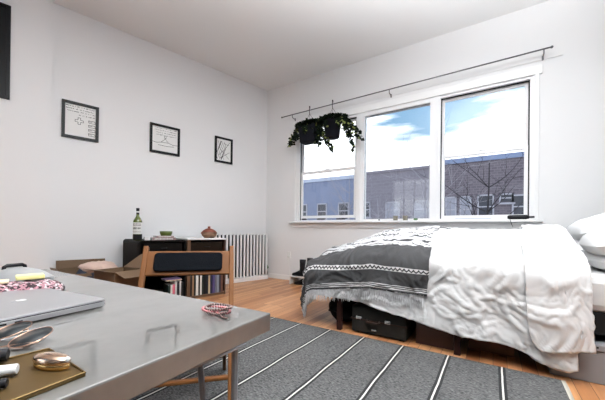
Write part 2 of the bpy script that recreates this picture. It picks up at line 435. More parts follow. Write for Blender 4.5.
for a_, b_ in ((.80, .90), (1.12, 1.27), (1.50, 1.66)): wbox(k, a_, b_, WZ0 + .027, WZ0 + .05, .045, .062)
k.build('screen_slot', M['black_seal'], w1)
e = sempty('window_2'); f = MB(); ring(f, 1.94, 3.03, WZ0, WZ1, .06, .0, .11, wb=.03); f.build('window_frame', M['pvc'], e, bevel=.003)
g = MB(); ring(g, 1.995, 2.975, WZ0 + .028, WZ1 - .055, .006, .035, .045); g.build('weather_strip', M['black_seal'], e)
g = MB(); wbox(g, 2.0, 2.97, WZ0 + .03, WZ1 - .06, .048, .052); g.build('pane', M['glass'], e)
hung('window_3', 3.07, 4.12, 1.945)
t = MB(); wbox(t, 1.90, 1.94, WZ0, WZ1, -.01, .12); wbox(t, 3.03, 3.07, WZ0, WZ1, -.01, .12)
wbox(t, WX0, .74, WZ0, WZ1, -.01, .12); wbox(t, 4.12, WX1, WZ0, WZ1, -.01, .12)
struct('trim_4', t, M['pvc'])

# ------------------------------------------------------------------ curtain rod
rod = thing('curtain_rod', 'thin grey metal curtain rod mounted on the wall above the windows', 'curtain rod', (2.4, -.10, 3.0))
part('rod', MB().tube([(-1.955, 0, .0), (1.86, 0, .038)], .0085, 10), M['rodmetal'], rod, smooth=True)
for x in (-1.93 + .2, .02, 1.80):
    zr = (x + 1.955) * .01
    bk = MB().tube([(x, .0, zr - .002), (x, .0, zr - .05), (x, .097, zr - .06)], .007, 8).box((x, .094, zr - .06), (.02, .006, .05))
    part('bracket', bk, M['rodmetal'], rod)
for x, z in ((-1.965, 0), (1.87, .038)): part('finial', MB().ball((x, 0, z), .015), M['rodmetal'], rod, smooth=True)

# hanging plants
def leaf(mb, c, size, d, mi):
    u = Vector(d).normalized(); wv = u.cross(Vector((random.uniform(-1, 1), random.uniform(-1, 1), random.uniform(-.4, 1)))).normalized(); c = Vector(c)
    nn = u.cross(wv) * size * .12
    vs = [c, c + u * size * .35 + wv * size * .5 - nn, c + u * size - nn * .5, c + u * size * .35 - wv * size * .5 - nn, c + u * size * .42]
    mb.add(vs, [(0, 3, 4), (0, 4, 1), (1, 4, 2), (4, 3, 2)], mi)
def hanging(loc, square, label, vines, seed):
    random.seed(seed)
    t = thing('hanging_planter', label, 'hanging plant', loc, 0, 'hanging planters on the curtain rod'); t.scale = (1.12, 1.0, 1.08)
    h0 = -.30          # rim below the rod
    if square:
        pot = MB(); vs = []
        for z, hx, hy in ((h0 - .27, .125, .095), (h0, .145, .115)):
            vs += [(-hx, -hy, z), (hx, -hy, z), (hx, hy, z), (-hx, hy, z)]
        pot.add(vs, [(3, 2, 1, 0), (4, 5, 6, 7), (0, 1, 5, 4), (1, 2, 6, 5), (2, 3, 7, 6), (3, 0, 4, 7)])
        part('pot', pot, M['navy_pot'], t, bevel=.018)
    else:
        part('pot', MB().lathe([(.098, h0 - .26), (.105, h0 - .25), (.128, h0 - .03), (.142, h0 - .03), (.145, h0), (.13, h0), (.125, h0 - .03)]), M['navy_pot'], t, smooth=True)
    wr = MB()
    for a in (0, 2 * PI / 3, 4 * PI / 3):
        wr.tube([(.11 * math.cos(a), .09 * math.sin(a), h0), (.004 * math.cos(a), 0, -.11)], .0022, 5)
    part('hanger_wire', wr, M['black_iron'], t)
    hk = MB(); pts = [(0, .012, -.02)] + [(0, .012 * math.cos(a_), .012 * math.sin(a_)) for a_ in [i * PI / 6 for i in range(0, 7)]] + [(0, -.012, -.03), (0, -.004, -.12)]
    hk.tube(pts, .005, 6); part('hook', hk, M['black_iron'], t)
    fo = MB()
    for i in range(640):
        a = random.uniform(0, 2 * PI); r = .18 * math.sqrt(random.random())
        p = (r * math.cos(a) * 1.15, r * math.sin(a) * .8, h0 + random.uniform(-.01, .075) * (1.2 - r / .2))
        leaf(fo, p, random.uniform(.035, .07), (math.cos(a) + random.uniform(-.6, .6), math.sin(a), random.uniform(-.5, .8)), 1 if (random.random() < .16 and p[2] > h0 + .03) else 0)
    vi = MB()
    for (vx, vy, ln, sw) in vines:
        p = Vector((vx, vy, h0 + .02)); pts = [p.copy()]
        for q in range(int(ln / .035)):
            p = p + Vector((sw * .012 + random.uniform(-.014, .014), random.uniform(-.008, .008), -.035 if q > 0 else 0)); pts.append(p.copy())
            for _ in range(4):
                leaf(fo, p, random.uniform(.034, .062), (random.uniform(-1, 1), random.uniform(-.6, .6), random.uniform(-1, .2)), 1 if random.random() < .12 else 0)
        vi.tube(pts, .0022, 4)
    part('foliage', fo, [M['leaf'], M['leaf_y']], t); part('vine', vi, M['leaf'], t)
hanging((1.10, -.20, 3.012), True, 'left hanging planter with trailing ivy in a dark square pot', [(-.10, -.09, .22, -1.2), (-.05, -.11, .16, 1), (.02, -.11, .2, -1), (.08, -.1, .24, 1), (-.17, .0, .30, -2.2), (.16, -.06, .36, .6), (-.13, -.02, .24, -2), (-.15, .02, .30, -1.5), (-.16, -.04, .33, -2), (-.17, 0, .18, -3), (-.12, -.06, .28, -2.6), (.14, -.02, .35, 1), (.13, -.05, .45, 1.5), (.15, .02, .50, 1.2), (.16, -.03, .40, .3), (.12, -.07, .30, 2)], 3)
hanging((1.535, -.20, 3.016), False, 'right hanging planter with trailing ivy in a dark round tapered pot', [(-.08, -.1, .18, .8), (.0, -.11, .14, -1), (.09, -.1, .22, 1), (.16, -.06, .36, 1.6), (.17, 0, .30, 2.6), (-.14, -.05, .28, -.8), (-.13, -.02, .38, -.6), (.14, -.02, .35, 1.3), (.15, .0, .55, 1), (.16, -.05, .30, 2.2), (.13, -.07, .25, 2.4), (.17, .03, .42, 1.8), (.15, .05, .22, 3), (.14, -.03, .28, 2.0)], 5)

# ------------------------------------------------------------------ framed drawings on the left wall
def ink_mesh(strokes, wd, x):
    mb = MB()
    for st in strokes:
        for (a0, b0), (a1, b1) in zip(st[:-1], st[1:]):
            d = Vector((0, a1 - a0, b1 - b0)); L = d.length
            if L < 1e-6: continue
            d /= L; n = Vector((0, -d.z, d.y)) * wd / 2; p = Vector((x, a0, b0)) ; q = Vector((x, a1, b1))
            mb.add([p - n, q - n, q + n, p + n], [(0, 1, 2, 3)])
    return mb
def text_rows(y0, y1, z, n_rows, dz, rnd, slant=0, hgt=.012):
    out = []
    for r in range(n_rows):
        y = y0 + rnd.uniform(0, .02) + r * slant; zz = z - r * dz
        while y < y1 - .012:
            wl = rnd.uniform(.006, .012)
            st = [(y + wl * rnd.random(), zz + hgt * rnd.uniform(-.5, .5)) for _ in range(4)]
            out.append(st); y += wl + (rnd.random() < .25) * .012 + .003
    return out
def picture(s0, s1, z0, z1, label, strokes, n0=0, wd=.033, dark=False, group='framed pictures on the left wall'):
    sc = (s0 + s1) / 2; base = LP(sc, n0, (z0 + z1) / 2)
    t = thing('picture_frame', label, 'picture', base, RL, group)
    hw, hh = abs(s1 - s0) / 2, (z1 - z0) / 2
    fr = MB()
    for (cy, cz, sy, sz) in ((-hw + wd / 2, 0, wd, 2 * hh), (hw - wd / 2, 0, wd, 2 * hh), (0, hh - wd / 2, 2 * hw - 2 * wd, wd), (0, -hh + wd / 2, 2 * hw - 2 * wd, wd)):
        fr.box((.0135, cy, cz), (.025, sy, sz))
    part('frame', fr, M['blackframe'], t, bevel=.002)
    part('backing', MB().box((.005, 0, 0), (.008, 2 * hw - wd, 2 * hh - wd)), M['paper'] if not dark else M['blackframe'], t)
    for nm_, st_ in (strokes or ()): part(nm_, ink_mesh(st_, .0052, .0102), M['ink'], t)
    return t
rnd = random.Random(4)
plus = []
for k_ in (.018, .042):
    pass
def plus_outline(cy, cz, a, b):
    P = [(-a, b), (a, b), (a, a), (b, a), (b, -a), (a, -a), (a, -b), (-a, -b), (-a, -a), (-b, -a), (-b, a), (-a, a), (-a, b)]
    return [(cy + p[0], cz + p[1]) for p in P]
# local y runs from the camera side (-) to the corner side (+)
wr1 = [text_rows(-.155, .155, .175 - .032 * q, 1, 0, rnd) for q in range(3)] + [text_rows(-.02, .155, .075, 1, .03, rnd)]
bars = []
for cz in (.03, -.025, -.08, -.135):
    bars.append([[(.08, cz), (.148, cz), (.152, cz - .03), (.085, cz - .03), (.08, cz)], [(.085, cz - .012), (.12, cz - .012)]])
picture(2.735, 3.114, 2.04, 2.50, 'black framed drawing with rows of writing and a plus sign, nearest the camera of three',
        [('handwriting_line', q) for q in wr1] + [('plus_sign', [plus_outline(-.015, .0, .013, .042)])] + [('drawn_letter', q) for q in bars])
wr2 = [text_rows(-.17 + .012 * q, .17, .165 - .034 * q, 1, 0, rnd) for q in range(4)]
hill = [[(-.18, -.05), (-.12, -.06), (-.06, -.045), (-.02, -.01), (0, .02), (.02, -.01), (.05, -.04), (.11, -.06), (.18, -.055)], [(-.01, .02), (-.01, .06), (.012, .06), (.012, .02), (-.01, .02)], [(-.06, -.045), (.05, -.04)]]
picture(1.683, 2.115, 2.045, 2.475, 'black framed drawing with four lines of writing above a small hill, in the middle',
        [('handwriting_line', q) for q in wr2] + [('drawn_hill', hill), ('drawn_line', [[(-.1, -.09), (.02, -.095), (.13, -.085)]])])
s3 = []
for q in range(7):
    y_ = -.11 + q * .02; s3 += [[(y_ + .03 * math.sin(j * .9 + q), .15 - j * .045) for j in range(8)]]
s3 += [[(-.1, .05), (.1, -.14)], [(-.1, -.1), (.02, .02), (.11, .15)], [(-.08, -.15), (.11, -.02)], [(0, .12), (.1, .1)]]
picture(.762, 1.096, 2.07, 2.51, 'black framed abstract line drawing closest to the room corner', [('drawn_lines', s3)])
picture(3.563, 3.93, 2.31, 3.33, 'tall dark framed picture cut off by the upper left edge of the view', None, n0=.12, wd=.035, dark=True, group='framed pictures on the left wall')

# ------------------------------------------------------------------ radiator
rad = thing('radiator', 'white column radiator along the left wall near the room corner', 'radiator', LP(.72, 0), RL)
for i in range(18):
    y = .60 - i * .0685
    sec = MB().box((.185, y, .465), (.03, .034, .77))
    so = part('radiator_section', sec, M['radiator'], rad, bevel=.008)
    part('shade_dark_column', MB().box((.12, y, .455), (.095, .030, .74)), M['radiator_dark'], so, 'section sides coloured dark for the shade in the gaps', bevel=.006)
part('gap_shade_panel', MB().box((.10, .02, .46), (.04, 1.16, .70)), M['radiator_dark'], rad, 'dark panel added for the shade seen between the sections')  # backing added so the gaps read as shaded
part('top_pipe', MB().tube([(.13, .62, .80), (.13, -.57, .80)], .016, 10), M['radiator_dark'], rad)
part('base_rail', MB().box((.13, .02, .04), (.17, 1.22, .075)), M['radiator'], rad, bevel=.004)

# small vase in the corner
t = thing('small_plant', 'tiny dark vase with green leaves in the corner beside the radiator', 'plant', (.06, -.065, 0))
part('vase', MB().lathe([(.03, 0), (.036, .01), (.042, .10), (.03, .16), (.028, .17)]), M['black_iron'], t, smooth=True)
f = MB(); random.seed(2)
for i in range(26): leaf(f, (random.uniform(-.02, .02), random.uniform(-.02, .02), .17), random.uniform(.04, .09), (random.uniform(-.6, .6), random.uniform(-.6, .6), 1), 0)
part('leaves', f, M['succulent'], t)

# outlet
t = thing('wall_outlet', 'white wall outlet with plug and white cord below the left window', 'outlet', (.56, 0, .46))
part('cover_plate', MB().box((0, -.004, 0), (.075, .008, .12)), M['white_plastic'], t, bevel=.003)
part('plug', MB().box((0, -.024, -.02), (.035, .035, .032)), M['white_plastic'], t, bevel=.005)
part('cord', MB().tube([(0, -.03, -.035), (.01, -.03, -.12), (.03, -.025, -.3), (.06, -.03, -.448)], .004, 6), M['white_plastic'], t)

# ------------------------------------------------------------------ cabinets (two units) with books
def bookfn(s, z, th, h, d, mat_, label, front=.84, lean=0, group=None, horizontal=False):
    pass
def cabinet(name, s0, s1, label, left_unit):
    sc = (s0 + s1) / 2; w = s1 - s0
    t = thing(name, label, 'cabinet', LP(sc, 0), RL)
    n0, n1 = .10, .87; dc = (n0 + n1) / 2; dd = n1 - n0; tb = .022
    # local y: -w/2 is the camera side, +w/2 the corner side
    if left_unit:
        r = .035; prof = []
        Zt = .775
        outer = [(-w / 2, .02), (-w / 2, Zt - r)] + [(-w / 2 + r - r * math.cos(a), Zt - r + r * math.sin(a)) for a in (PI / 8, PI / 4, 3 * PI / 8)] + [(-w / 2 + r, Zt)] + \
                [(w / 2 - r, Zt)] + [(w / 2 - r + r * math.sin(a), Zt - r + r * math.cos(a)) for a in (PI / 8, PI / 4, 3 * PI / 8)] + [(w / 2, Zt - r), (w / 2, .02)]
        cx = 0; cz = .4
        inner = []
        for (y, z) in outer:
            inner.append((max(-w / 2 + tb, min(w / 2 - tb, y)), max(.02, min(Zt - tb, z))))
        n_ = len(outer); mb = MB()
        vs = [(n0, y, z) for y, z in outer] + [(n1, y, z) for y, z in outer] + [(n0, y, z) for y, z in inner] + [(n1, y, z) for y, z in inner]
        fs = []; ms = []
        for k in range(n_ - 1):
            mb_f = (k, k + 1, n_ + k + 1, n_ + k); fs.append(mb_f)
            fs.append((2 * n_ + k, 3 * n_ + k, 3 * n_ + k + 1, 2 * n_ + k + 1))
            fs.append((n_ + k, n_ + k + 1, 3 * n_ + k + 1, 3 * n_ + k)); fs.append((k, 2 * n_ + k, 2 * n_ + k + 1, k + 1))
        mb.add(vs, fs); part('carcass', mb, M['cab_black'], t)
        part('side_panel', MB().box((dc + .0, -w / 2 - .003, .385), (dd - .06, .006, .70)), M['cab_side'], t, 'dark brown side panel')
    else:
        Zt = .775
        mb = MB(); mb.box((dc, w / 2 - tb / 2, Zt / 2), (dd, tb, Zt - .0)); part('side_panel', mb, M['cab_red'], t, 'reddish brown side panel')
        mb = MB(); mb.box((dc, -w / 2 + tb, Zt / 2), (dd, tb * 2, Zt)); part('side_panel', mb, M['post_wood'], t, 'lighter brown side panel')
        mb = MB(); mb.box((dc, 0, Zt + .01), (dd + .004, w, .02)); part('top', mb, M['white_top'], t, 'white top board', bevel=.004)
    part('back_panel', MB().box((n0 + .01, 0, .39), (.015, w - 2 * tb, .74)), M['cab_black'], t)
    part('bottom_shelf', MB().box((dc, 0, .02), (dd, w - 2 * tb, .03)), M['post_wood'], t)
    part('middle_shelf', MB().box((dc, 0, .41), (dd - .01, w - 2 * tb, .025)), M['cab_black'], t)
    dr = part('door', MB().box((n1 - .03, 0, .59), (.02, w - 2 * tb - .05, .30)), M['cab_black'] if left_unit else M['cab_side'], t, bevel=.004)
    part('handle', MB().tube([(n1 - .018, -.04, .68), (n1 - .005, -.03, .68), (n1 - .005, .03, .68), (n1 - .018, .04, .68)], .005, 6), M['black_iron'], dr)
    return t
cabinet('cabinet', 1.90, 2.455, 'black cabinet with rounded top corners and dark brown side, under the green bottle', True)
cabinet('cabinet', 1.335, 1.888, 'dark brown cabinet with a white top beside the radiator', False)

def book(s, th, h, d, col, label, n_front=.855, z=.036, group='books in the lower shelf of the cabinets', lean=0, flat=False, cat='book', n_back=None):
    base = LP(s, n_front, z); t = thing('book', label, cat, base, RL, group)
    m = mat('book_cover_%d' % (len(bpy.data.materials)), col, .55)
    if not flat:
        R = Matrix.Rotation(lean, 3, 'X')
        c = MB()
        for cen, dim in (((-d / 2, th / 2 - .0015, h / 2), (d, .003, h)), ((-d / 2, -th / 2 + .0015, h / 2), (d, .003, h)), ((-.0015, 0, h / 2), (.003, th, h))): c.box(R @ Vector(cen), dim, R=R)
        part('cover', c, m, t); part('pages', MB().box(R @ Vector((-d / 2 - .002, 0, h / 2)), (d - .008, th - .006, h - .008), R=R), M['paper'], t)
    else:
        c = MB()
        for cen, dim in (((-d / 2, 0, .0015), (d, h, .003)), ((-d / 2, 0, th - .0015), (d, h, .003)), ((-.0015, 0, th / 2), (.003, h, th))): c.box(cen, dim)
        part('cover', c, m, t); part('pages', MB().box((-d / 2 - .002, 0, th / 2), (d - .008, h - .008, th - .006)), M['paper'], t)
    return t
bk = [(.022, .27, (.02, .02, .022), 'black book beside the brown post in the right shelf'), (.020, .285, (.30, .17, .09), 'tan book third from the post in the right shelf'),
      (.018, .28, (.025, .03, .03), 'dark book between the tan and the white books'), (.030, .275, (.78, .77, .72), 'thick white book next to the tan book in the right shelf'),
      (.016, .26, (.02, .02, .02), 'slim black book right of the thick white book'), (.020, .265, (.76, .76, .72), 'slim white book in the middle of the right shelf'),
      (.020, .25, (.03, .035, .03), 'short black book right of the slim white book'), (.026, .28, (.015, .015, .017), 'thick black book in the middle of the right shelf'),
      (.026, .29, (.02, .02, .025), 'black book left of the cream one'), (.022, .30, (.50, .38, .24), 'cream tan book right of the black books'),
      (.026, .29, (.02, .02, .05), 'dark navy book right of the cream one'), (.030, .32, (.07, .055, .16), 'purple book on the right of the right shelf'),
      (.022, .33, (.12, .12, .16), 'grey violet tall book next to the purple book'), (.026, .33, (.20, .22, .27), 'grey blue tall book near the right end of the shelf'),
      (.022, .31, (.05, .045, .06), 'dark tall book right of the grey blue book'), (.026, .31, (.14, .06, .04), 'brown book at the right end of the shelf')]
tot = sum(x[0] + .0045 for x in bk); s_ = 1.838
for th, h, c, lb in bk:
    th2 = th * 1.12
    book(s_ - th2 / 2, th2, h, .17, c, lb); s_ -= th2 + .0035
bl = [(.03, .20, (.02, .02, .02), 'black upright book nearest the brown post in the left shelf'), (.016, .22, (.75, .75, .75), 'thin white upright book in the left shelf'),
      (.03, .21, (.03, .03, .035), 'dark upright book between white ones in the left shelf'), (.02, .22, (.74, .72, .7), 'white upright book beside the pink book'),
      (.028, .18, (.55, .12, .17), 'pink red upright book in the left shelf'), (.022, .18, (.72, .70, .66), 'white upright book left of the pink book'),
      (.03, .18, (.02, .03, .025), 'dark green upright book at the left of the row')]
s_ = 1.925
for th, h, c, lb in bl:
    book(s_ + th / 2, th, h, .17, c, lb, group='books in the left shelf'); s_ += th + .003
book(2.045, .014, .20, .17, (.62, .50, .36), 'cream magazine lying on top of the upright books', z=.262, flat=True, group='magazines on the left shelf books', cat='magazine')
book(2.055, .012, .20, .16, (.14, .09, .18), 'purple magazine topmost on the upright books', z=.277, flat=True, group='magazines on the left shelf books', cat='magazine')
for q, (c, lb) in enumerate([((.03, .03, .03), 'bottom magazine of the flat pile in the left shelf'), ((.5, .4, .3), 'tan magazine in the flat pile in the left shelf'), ((.05, .04, .05), 'dark magazine on top of the flat pile in the left shelf')]):
    book(2.27, .03, .19, .17, c, lb, z=.036 + q * .031, flat=True, group='flat pile in the left shelf', cat='magazine')

# items on the cabinet top
t = thing('wine_bottle', 'green glass wine bottle with a white label on the black cabinet', 'bottle', LP(2.43, .70, .776), RL)
part('glass_body', MB().lathe([(.046, 0), (.050, .004), (.050, .215), (.048, .235), (.036, .26), (.020, .285), (.0165, .30), (.0165, .375)]), M['glass_green'], t, smooth=True)
part('foil', MB().lathe([(.0175, .312), (.0178, .314), (.0178, .372), (.019, .374), (.019, .388), (.016, .39)]), M['black_plastic'], t, smooth=True)
part('neck_band', MB().lathe([(.0182, .335), (.0182, .352)]), M['label_white'], t)
part('label', MB().lathe([(.0505, .075), (.0507, .077), (.0507, .213), (.0505, .215)]), M['label_white'], t, smooth=True)
part('lower_label', MB().lathe([(.0507, .006), (.0508, .008), (.0508, .066), (.0507, .068)]), M['black_plastic'], t, smooth=True)
ik = MB(); rr = random.Random(9)
for z_, hh_, nn_ in ((.198, .010, 9), (.182, .012, 9), (.145, .03, 5), (.11, .006, 10), (.098, .005, 11)):
    for q in range(nn_):
        a = -.75 - .6 + 2.0 * q / nn_ + rr.uniform(-.04, .04)
        c_ = Vector((.0512 * math.cos(a), .0512 * math.sin(a), z_)); ik.box(c_, (.001, .05 * 1.1 / nn_, hh_ * rr.uniform(.6, 1)), rz=a)
part('label_print', ik, M['ink'], t)
t = thing('small_box', 'small white box beside the wine bottle on the cabinet', 'box', LP(2.335, .74, .776), RL)
part('body', MB().box((0, 0, .017), (.05, .062, .034)), M['white_plastic'], t, bevel=.002); part('lid', MB().box((0, 0, .037), (.053, .065, .007)), M['white_plastic'], t, bevel=.002)
def topbook(sc, n, z, L, th, d, col, lb, rz=0):
    t = thing('book', lb, 'book', LP(sc, n, z), RL + rz, 'books lying on the black cabinet')
    m = mat('flat_book_%d' % len(bpy.data.materials), col, .5)
    c = MB().box((0, 0, .0015), (d, L, .003)).box((0, 0, th - .0015), (d, L, .003)).box((d / 2 - .0015, 0, th / 2), (.003, L, th))
    part('cover', c, m, t); part('pages', MB().box((-.002, 0, th / 2), (d - .006, L - .006, th - .006)), M['paper'], t)
    ik = MB(); rr = random.Random(3)
    for q in range(15): ik.box((d / 2 + .0008, -L / 2 + .03 + q * (L - .06) / 15, th / 2), (.001, .009, th * rr.uniform(.3, .6)))
    part('spine_print', ik, M['label_white'], t)
topbook(2.16, .72, .776, .28, .033, .20, (.27, .17, .165), 'dusty pink book lying at the bottom on the black cabinet', .04)
topbook(2.13, .70, .810, .21, .018, .16, (.34, .24, .23), 'thinner pinkish book lying on the dusty pink book', -.05)
t = thing('bowl', 'green glazed bowl on the black cabinet behind the books', 'bowl', LP(2.03, .50, .776), RL)
part('body', MB().lathe([(.035, 0), (.038, .005), (.036, .012), (.062, .045), (.078, .085), (.080, .110), (.075, .110), (.072, .085), (.055, .05), (.02, .03), (.001, .028)]), M['bowl_green'], t, smooth=True)
t = thing('clay_pot', 'red brown clay pot with domed lid on the white cabinet top', 'pot', LP(1.51, .70, .7955), RL)
part('body', MB().lathe([(.065, 0), (.072, .006), (.098, .035), (.104, .055), (.096, .078), (.088, .084)]), M['clay_brown'], t, smooth=True)
part('lid', MB().lathe([(.10, .082), (.101, .086), (.085, .105), (.055, .125), (.025, .135), (.02, .138)]), M['clay_red'], t, smooth=True)
part('knob', MB().lathe([(.014, .136), (.012, .142), (.022, .15), (.022, .158), (.012, .165), (.001, .166)]), M['clay_red'], t, smooth=True)
for s in (-1, 1): part('handle', MB().tube([(0, s * .092, .075), (0, s * .118, .078), (0, s * .118, .062), (0, s * .098, .055)], .007, 6), M['clay_red'], t, smooth=True)

# ------------------------------------------------------------------ cardboard box, clothes in it, behind the table
def open_box(loc, rz, wx, wy, h, label, flaps, name='cardboard_box'):
    t = thing(name, label, 'box', loc, rz, 'cardboard boxes behind the table')
    b = MB(); th = .006
    b.box((0, 0, th / 2), (wx, wy, th))
    for s in (-1, 1):
        b.box((s * (wx / 2 - th / 2), 0, h / 2), (th, wy, h)); b.box((0, s * (wy / 2 - th / 2), h / 2), (wx - 2 * th, th, h))
    part('box_body', b, M['cardboard'], t)
    for (ax, sg, ang, ln) in flaps:
        R = Matrix.Rotation(ang * sg, 3, 'Y') if ax == 'x' else Matrix.Rotation(-ang * sg, 3, 'X')
        if ax == 'x': c = Vector((sg * wx / 2, 0, h)) + R @ Vector((sg * ln / 2, 0, 0)); b = MB().box(c, (ln, wy, .005), R=R)
        else: c = Vector((0, sg * wy / 2, h)) + R @ Vector((0, sg * ln / 2, 0)); b = MB().box(c, (wx, ln, .005), R=R)
        part('flap', b, M['cardboard'], t)
    return t
open_box(LP(2.90, .42, 0), RL, .66, .50, .425, 'large open cardboard box on the floor behind the table with clothes', [('x', -1, -1.2, .10), ('y', -1, -.3, .06)])
open_box(LP(2.72, 1.22, 0), RL + .35, .34, .30, .50, 'smaller cardboard box with a raised flap beside the black cabinet', [('y', 1, -.55, .24), ('x', 1, .3, .16), ('y', -1, -.2, .1)])
def lump(mb, c, r, seed, amp=.25, n=28):
    off = Vector((seed, seed * 1.7, 0))
    def fn(u, v):
        a = 2 * PI * u; b = PI * v; d = Vector((math.sin(b) * math.cos(a), math.sin(b) * math.sin(a), math.cos(b)))
        k = 1 + amp * noise.noise(d * 2.2 + off) + amp * .4 * noise.noise(d * 5 + off)
        return (c[0] + r[0] * d.x * k, c[1] + r[1] * d.y * k, c[2] + r[2] * d.z * k)
    mb.grid(fn, n, n // 2); return mb
t = lump(MB(), (0, 0, 0), (.25, .17, .07), 2).build('folded_clothes', M['pinkcloth'], smooth=True)
t.location = LP(2.80, .58, .462); t.rotation_euler.z = RL; tag(t, 'pale pink bundled cloth on top of the open cardboard box', 'cloth', 'clothes in the cardboard box')
t = lump(MB(), (0, 0, 0), (.24, .18, .10), 5).build('folded_clothes', M['denim'], smooth=True)
t.location = LP(2.82, .56, .40); t.rotation_euler.z = RL; tag(t, 'dark blue patterned cloth under the pale pink bundle in the box', 'cloth', 'clothes in the cardboard box')

# ------------------------------------------------------------------ rug
struct_rug = MB()
def rugf(u, v):
    x = 1.53 + u * (4.105 - 1.53); y = -2.03 - v * 3.6
    return (x + .012 * noise.noise(Vector((x * .8, y * .8, 3))) * (1 if v > .01 else .6), y + .012 * noise.noise(Vector((x * 2, 1, 0))), .009 + .0025 * noise.noise(Vector((x * 2, y * 2, 0))))
struct_rug.grid(rugf, 90, 110)
o = struct_rug.build('area_rug', M['rug'], solid=.008, smooth=True)
tag(o, 'dark grey woven rug with thin black and white stripes on the wood floor', 'rug')

# ------------------------------------------------------------------ table
T = .74
tab = thing('dining_table', 'grey polished concrete slab table with thin metal legs in the foreground', 'table', (2.74, -4.45, 0))
x0, x1, y0, y1 = 2.11, 3.365, -5.0, -3.955
def tl(p): return (p[0] - 2.74, p[1] + 4.45)
tp = [tl((2.118, -3.965)), tl((3.332, -3.93)), tl((3.40, -4.95)), tl((2.13, -4.98))]
part('tabletop', MB().prism(tp[::-1], T - .0385, T), M['table'], tab, bevel=.003)
for (cx, cy, sx, sy) in ((3.325, -4.028, -1, -1), (2.2, -4.03, 1, -1), (3.33, -4.87, -1, 1), (2.2, -4.88, 1, 1)):
    lg = MB(); c = Vector((*tl((cx, cy)), 0)); foot = c + Vector((0, 0, .014))
    lg.tube([c + Vector((0, 0, T - .0405)), foot + Vector((0, 0, .012)), foot + Vector((sx * .012, sy * .012, .0))], .0062, 8)
    lg.tube([c + Vector((sx * .11, 0, T - .0405)), foot + Vector((sx * .006, sy * .006, .006))], .0062, 8)
    lg.box(c + Vector((sx * .05, sy * .05, T - .0405)), (.13, .13, .004))
    part('leg', lg, M['hairpin'], tab, smooth=False)

# ------------------------------------------------------------------ chair (folding, wood)
ang = -.75
ch = thing('folding_chair', 'wooden folding chair with a black padded backrest pushed behind the table', 'chair', (0, 0, 0))
d = Vector((math.cos(ang), math.sin(ang), 0)); wv = Vector((math.sin(ang), -math.cos(ang), 0))   # facing; towards the left post
Rt = Vector((2.385, -3.150, 0)); WD = .475
base = Rt + wv * WD / 2
ch.location = base; ch.rotation_euler.z = ang          # local x = facing, local -y = towards left post (image left)
hw = WD / 2
def slat(name, a, b, wx, wy, matn, parent, bev=.005, label=None):
    a = Vector(a); b = Vector(b); t = (b - a); L = t.length; t.normalize()
    u = Vector((0, 1, 0)) if abs(t.y) < .9 else Vector((1, 0, 0))
    n = t.cross(u).normalized(); u = n.cross(t)
    R = Matrix((n, u, t)).transposed()
    return part(name, MB().box((a + b) / 2, (wx, wy, L), R=R), M[matn], parent, label, bevel=bev)
for s in (-1, 1):
    slat('front_leg', (0, s * hw, .815), (.40, s * hw, 0.015), .034, .026, 'chair_wood', ch)
    slat('rear_leg', (.33, s * (hw - .035), .44), (-.12, s * (hw - .035), .015), .032, .022, 'chair_wood', ch)
slat('top_rail', (.012, -hw, .755), (.012, hw, .755), .018, .13, 'chair_wood', ch)
# rails are boards: build as box for correct orientation
bpy.data.objects.remove(ch.children[-1])
Rb = Matrix.Rotation(-.42, 3, 'Y')
part('backrest', MB().box((.048, 0, .722), (.020, WD - .02, .145), R=Rb), M['chair_wood'], ch, bevel=.006)
pp = []
def rr_poly(hw_, hh_, r, n=5):
    out = []
    for cx_, cy_, a0 in ((hw_ - r, hh_ - r, 0), (-hw_ + r, hh_ - r, PI / 2), (-hw_ + r, -hh_ + r, PI), (hw_ - r, -hh_ + r, 1.5 * PI)):
        for i in range(n + 1): a = a0 + PI / 2 * i / n; out.append((cx_ + r * math.cos(a), cy_ + r * math.sin(a)))
    return out
pad = MB().prism(rr_poly(.185, .055, .02), 0, .018)
Mp = Matrix.Translation((.048, 0, .722)) @ Rb.to_4x4() @ Matrix.Translation((.010, 0, .003)) @ Matrix(((0, 0, 1, 0), (1, 0, 0, 0), (0, 1, 0, 0), (0, 0, 0, 1)))
part('back_pad', pad, M['chair_fabric'], ch, 'black fabric back pad', bevel=.007, M=Mp)
part('seat', MB().prism([(p[0] + .19, p[1]) for p in rr_poly(.19, hw - .05, .06)], .43, .446), M['chair_wood'], ch, bevel=.004)
part('seat_pad', MB().prism([(p[0] + .19, p[1]) for p in rr_poly(.175, hw - .065, .06)], .446, .475), M['seat_pad'], ch, bevel=.012)
for (x_, z_) in ((.318, .17), (.21, .38)): slat('rung', (x_, -hw, z_), (x_, hw, z_), .018, .03, 'chair_wood', ch)
for s in (-1, 1): slat('side_rail', (-.02, s * (hw - .012), .40), (.30, s * (hw - .012), .42), .03, .016, 'chair_wood', ch)
for (x_, z_) in ((-.06, .125),): slat('rung', (x_, -hw + .03, z_), (x_, hw - .03, z_), .018, .03, 'chair_wood', ch)

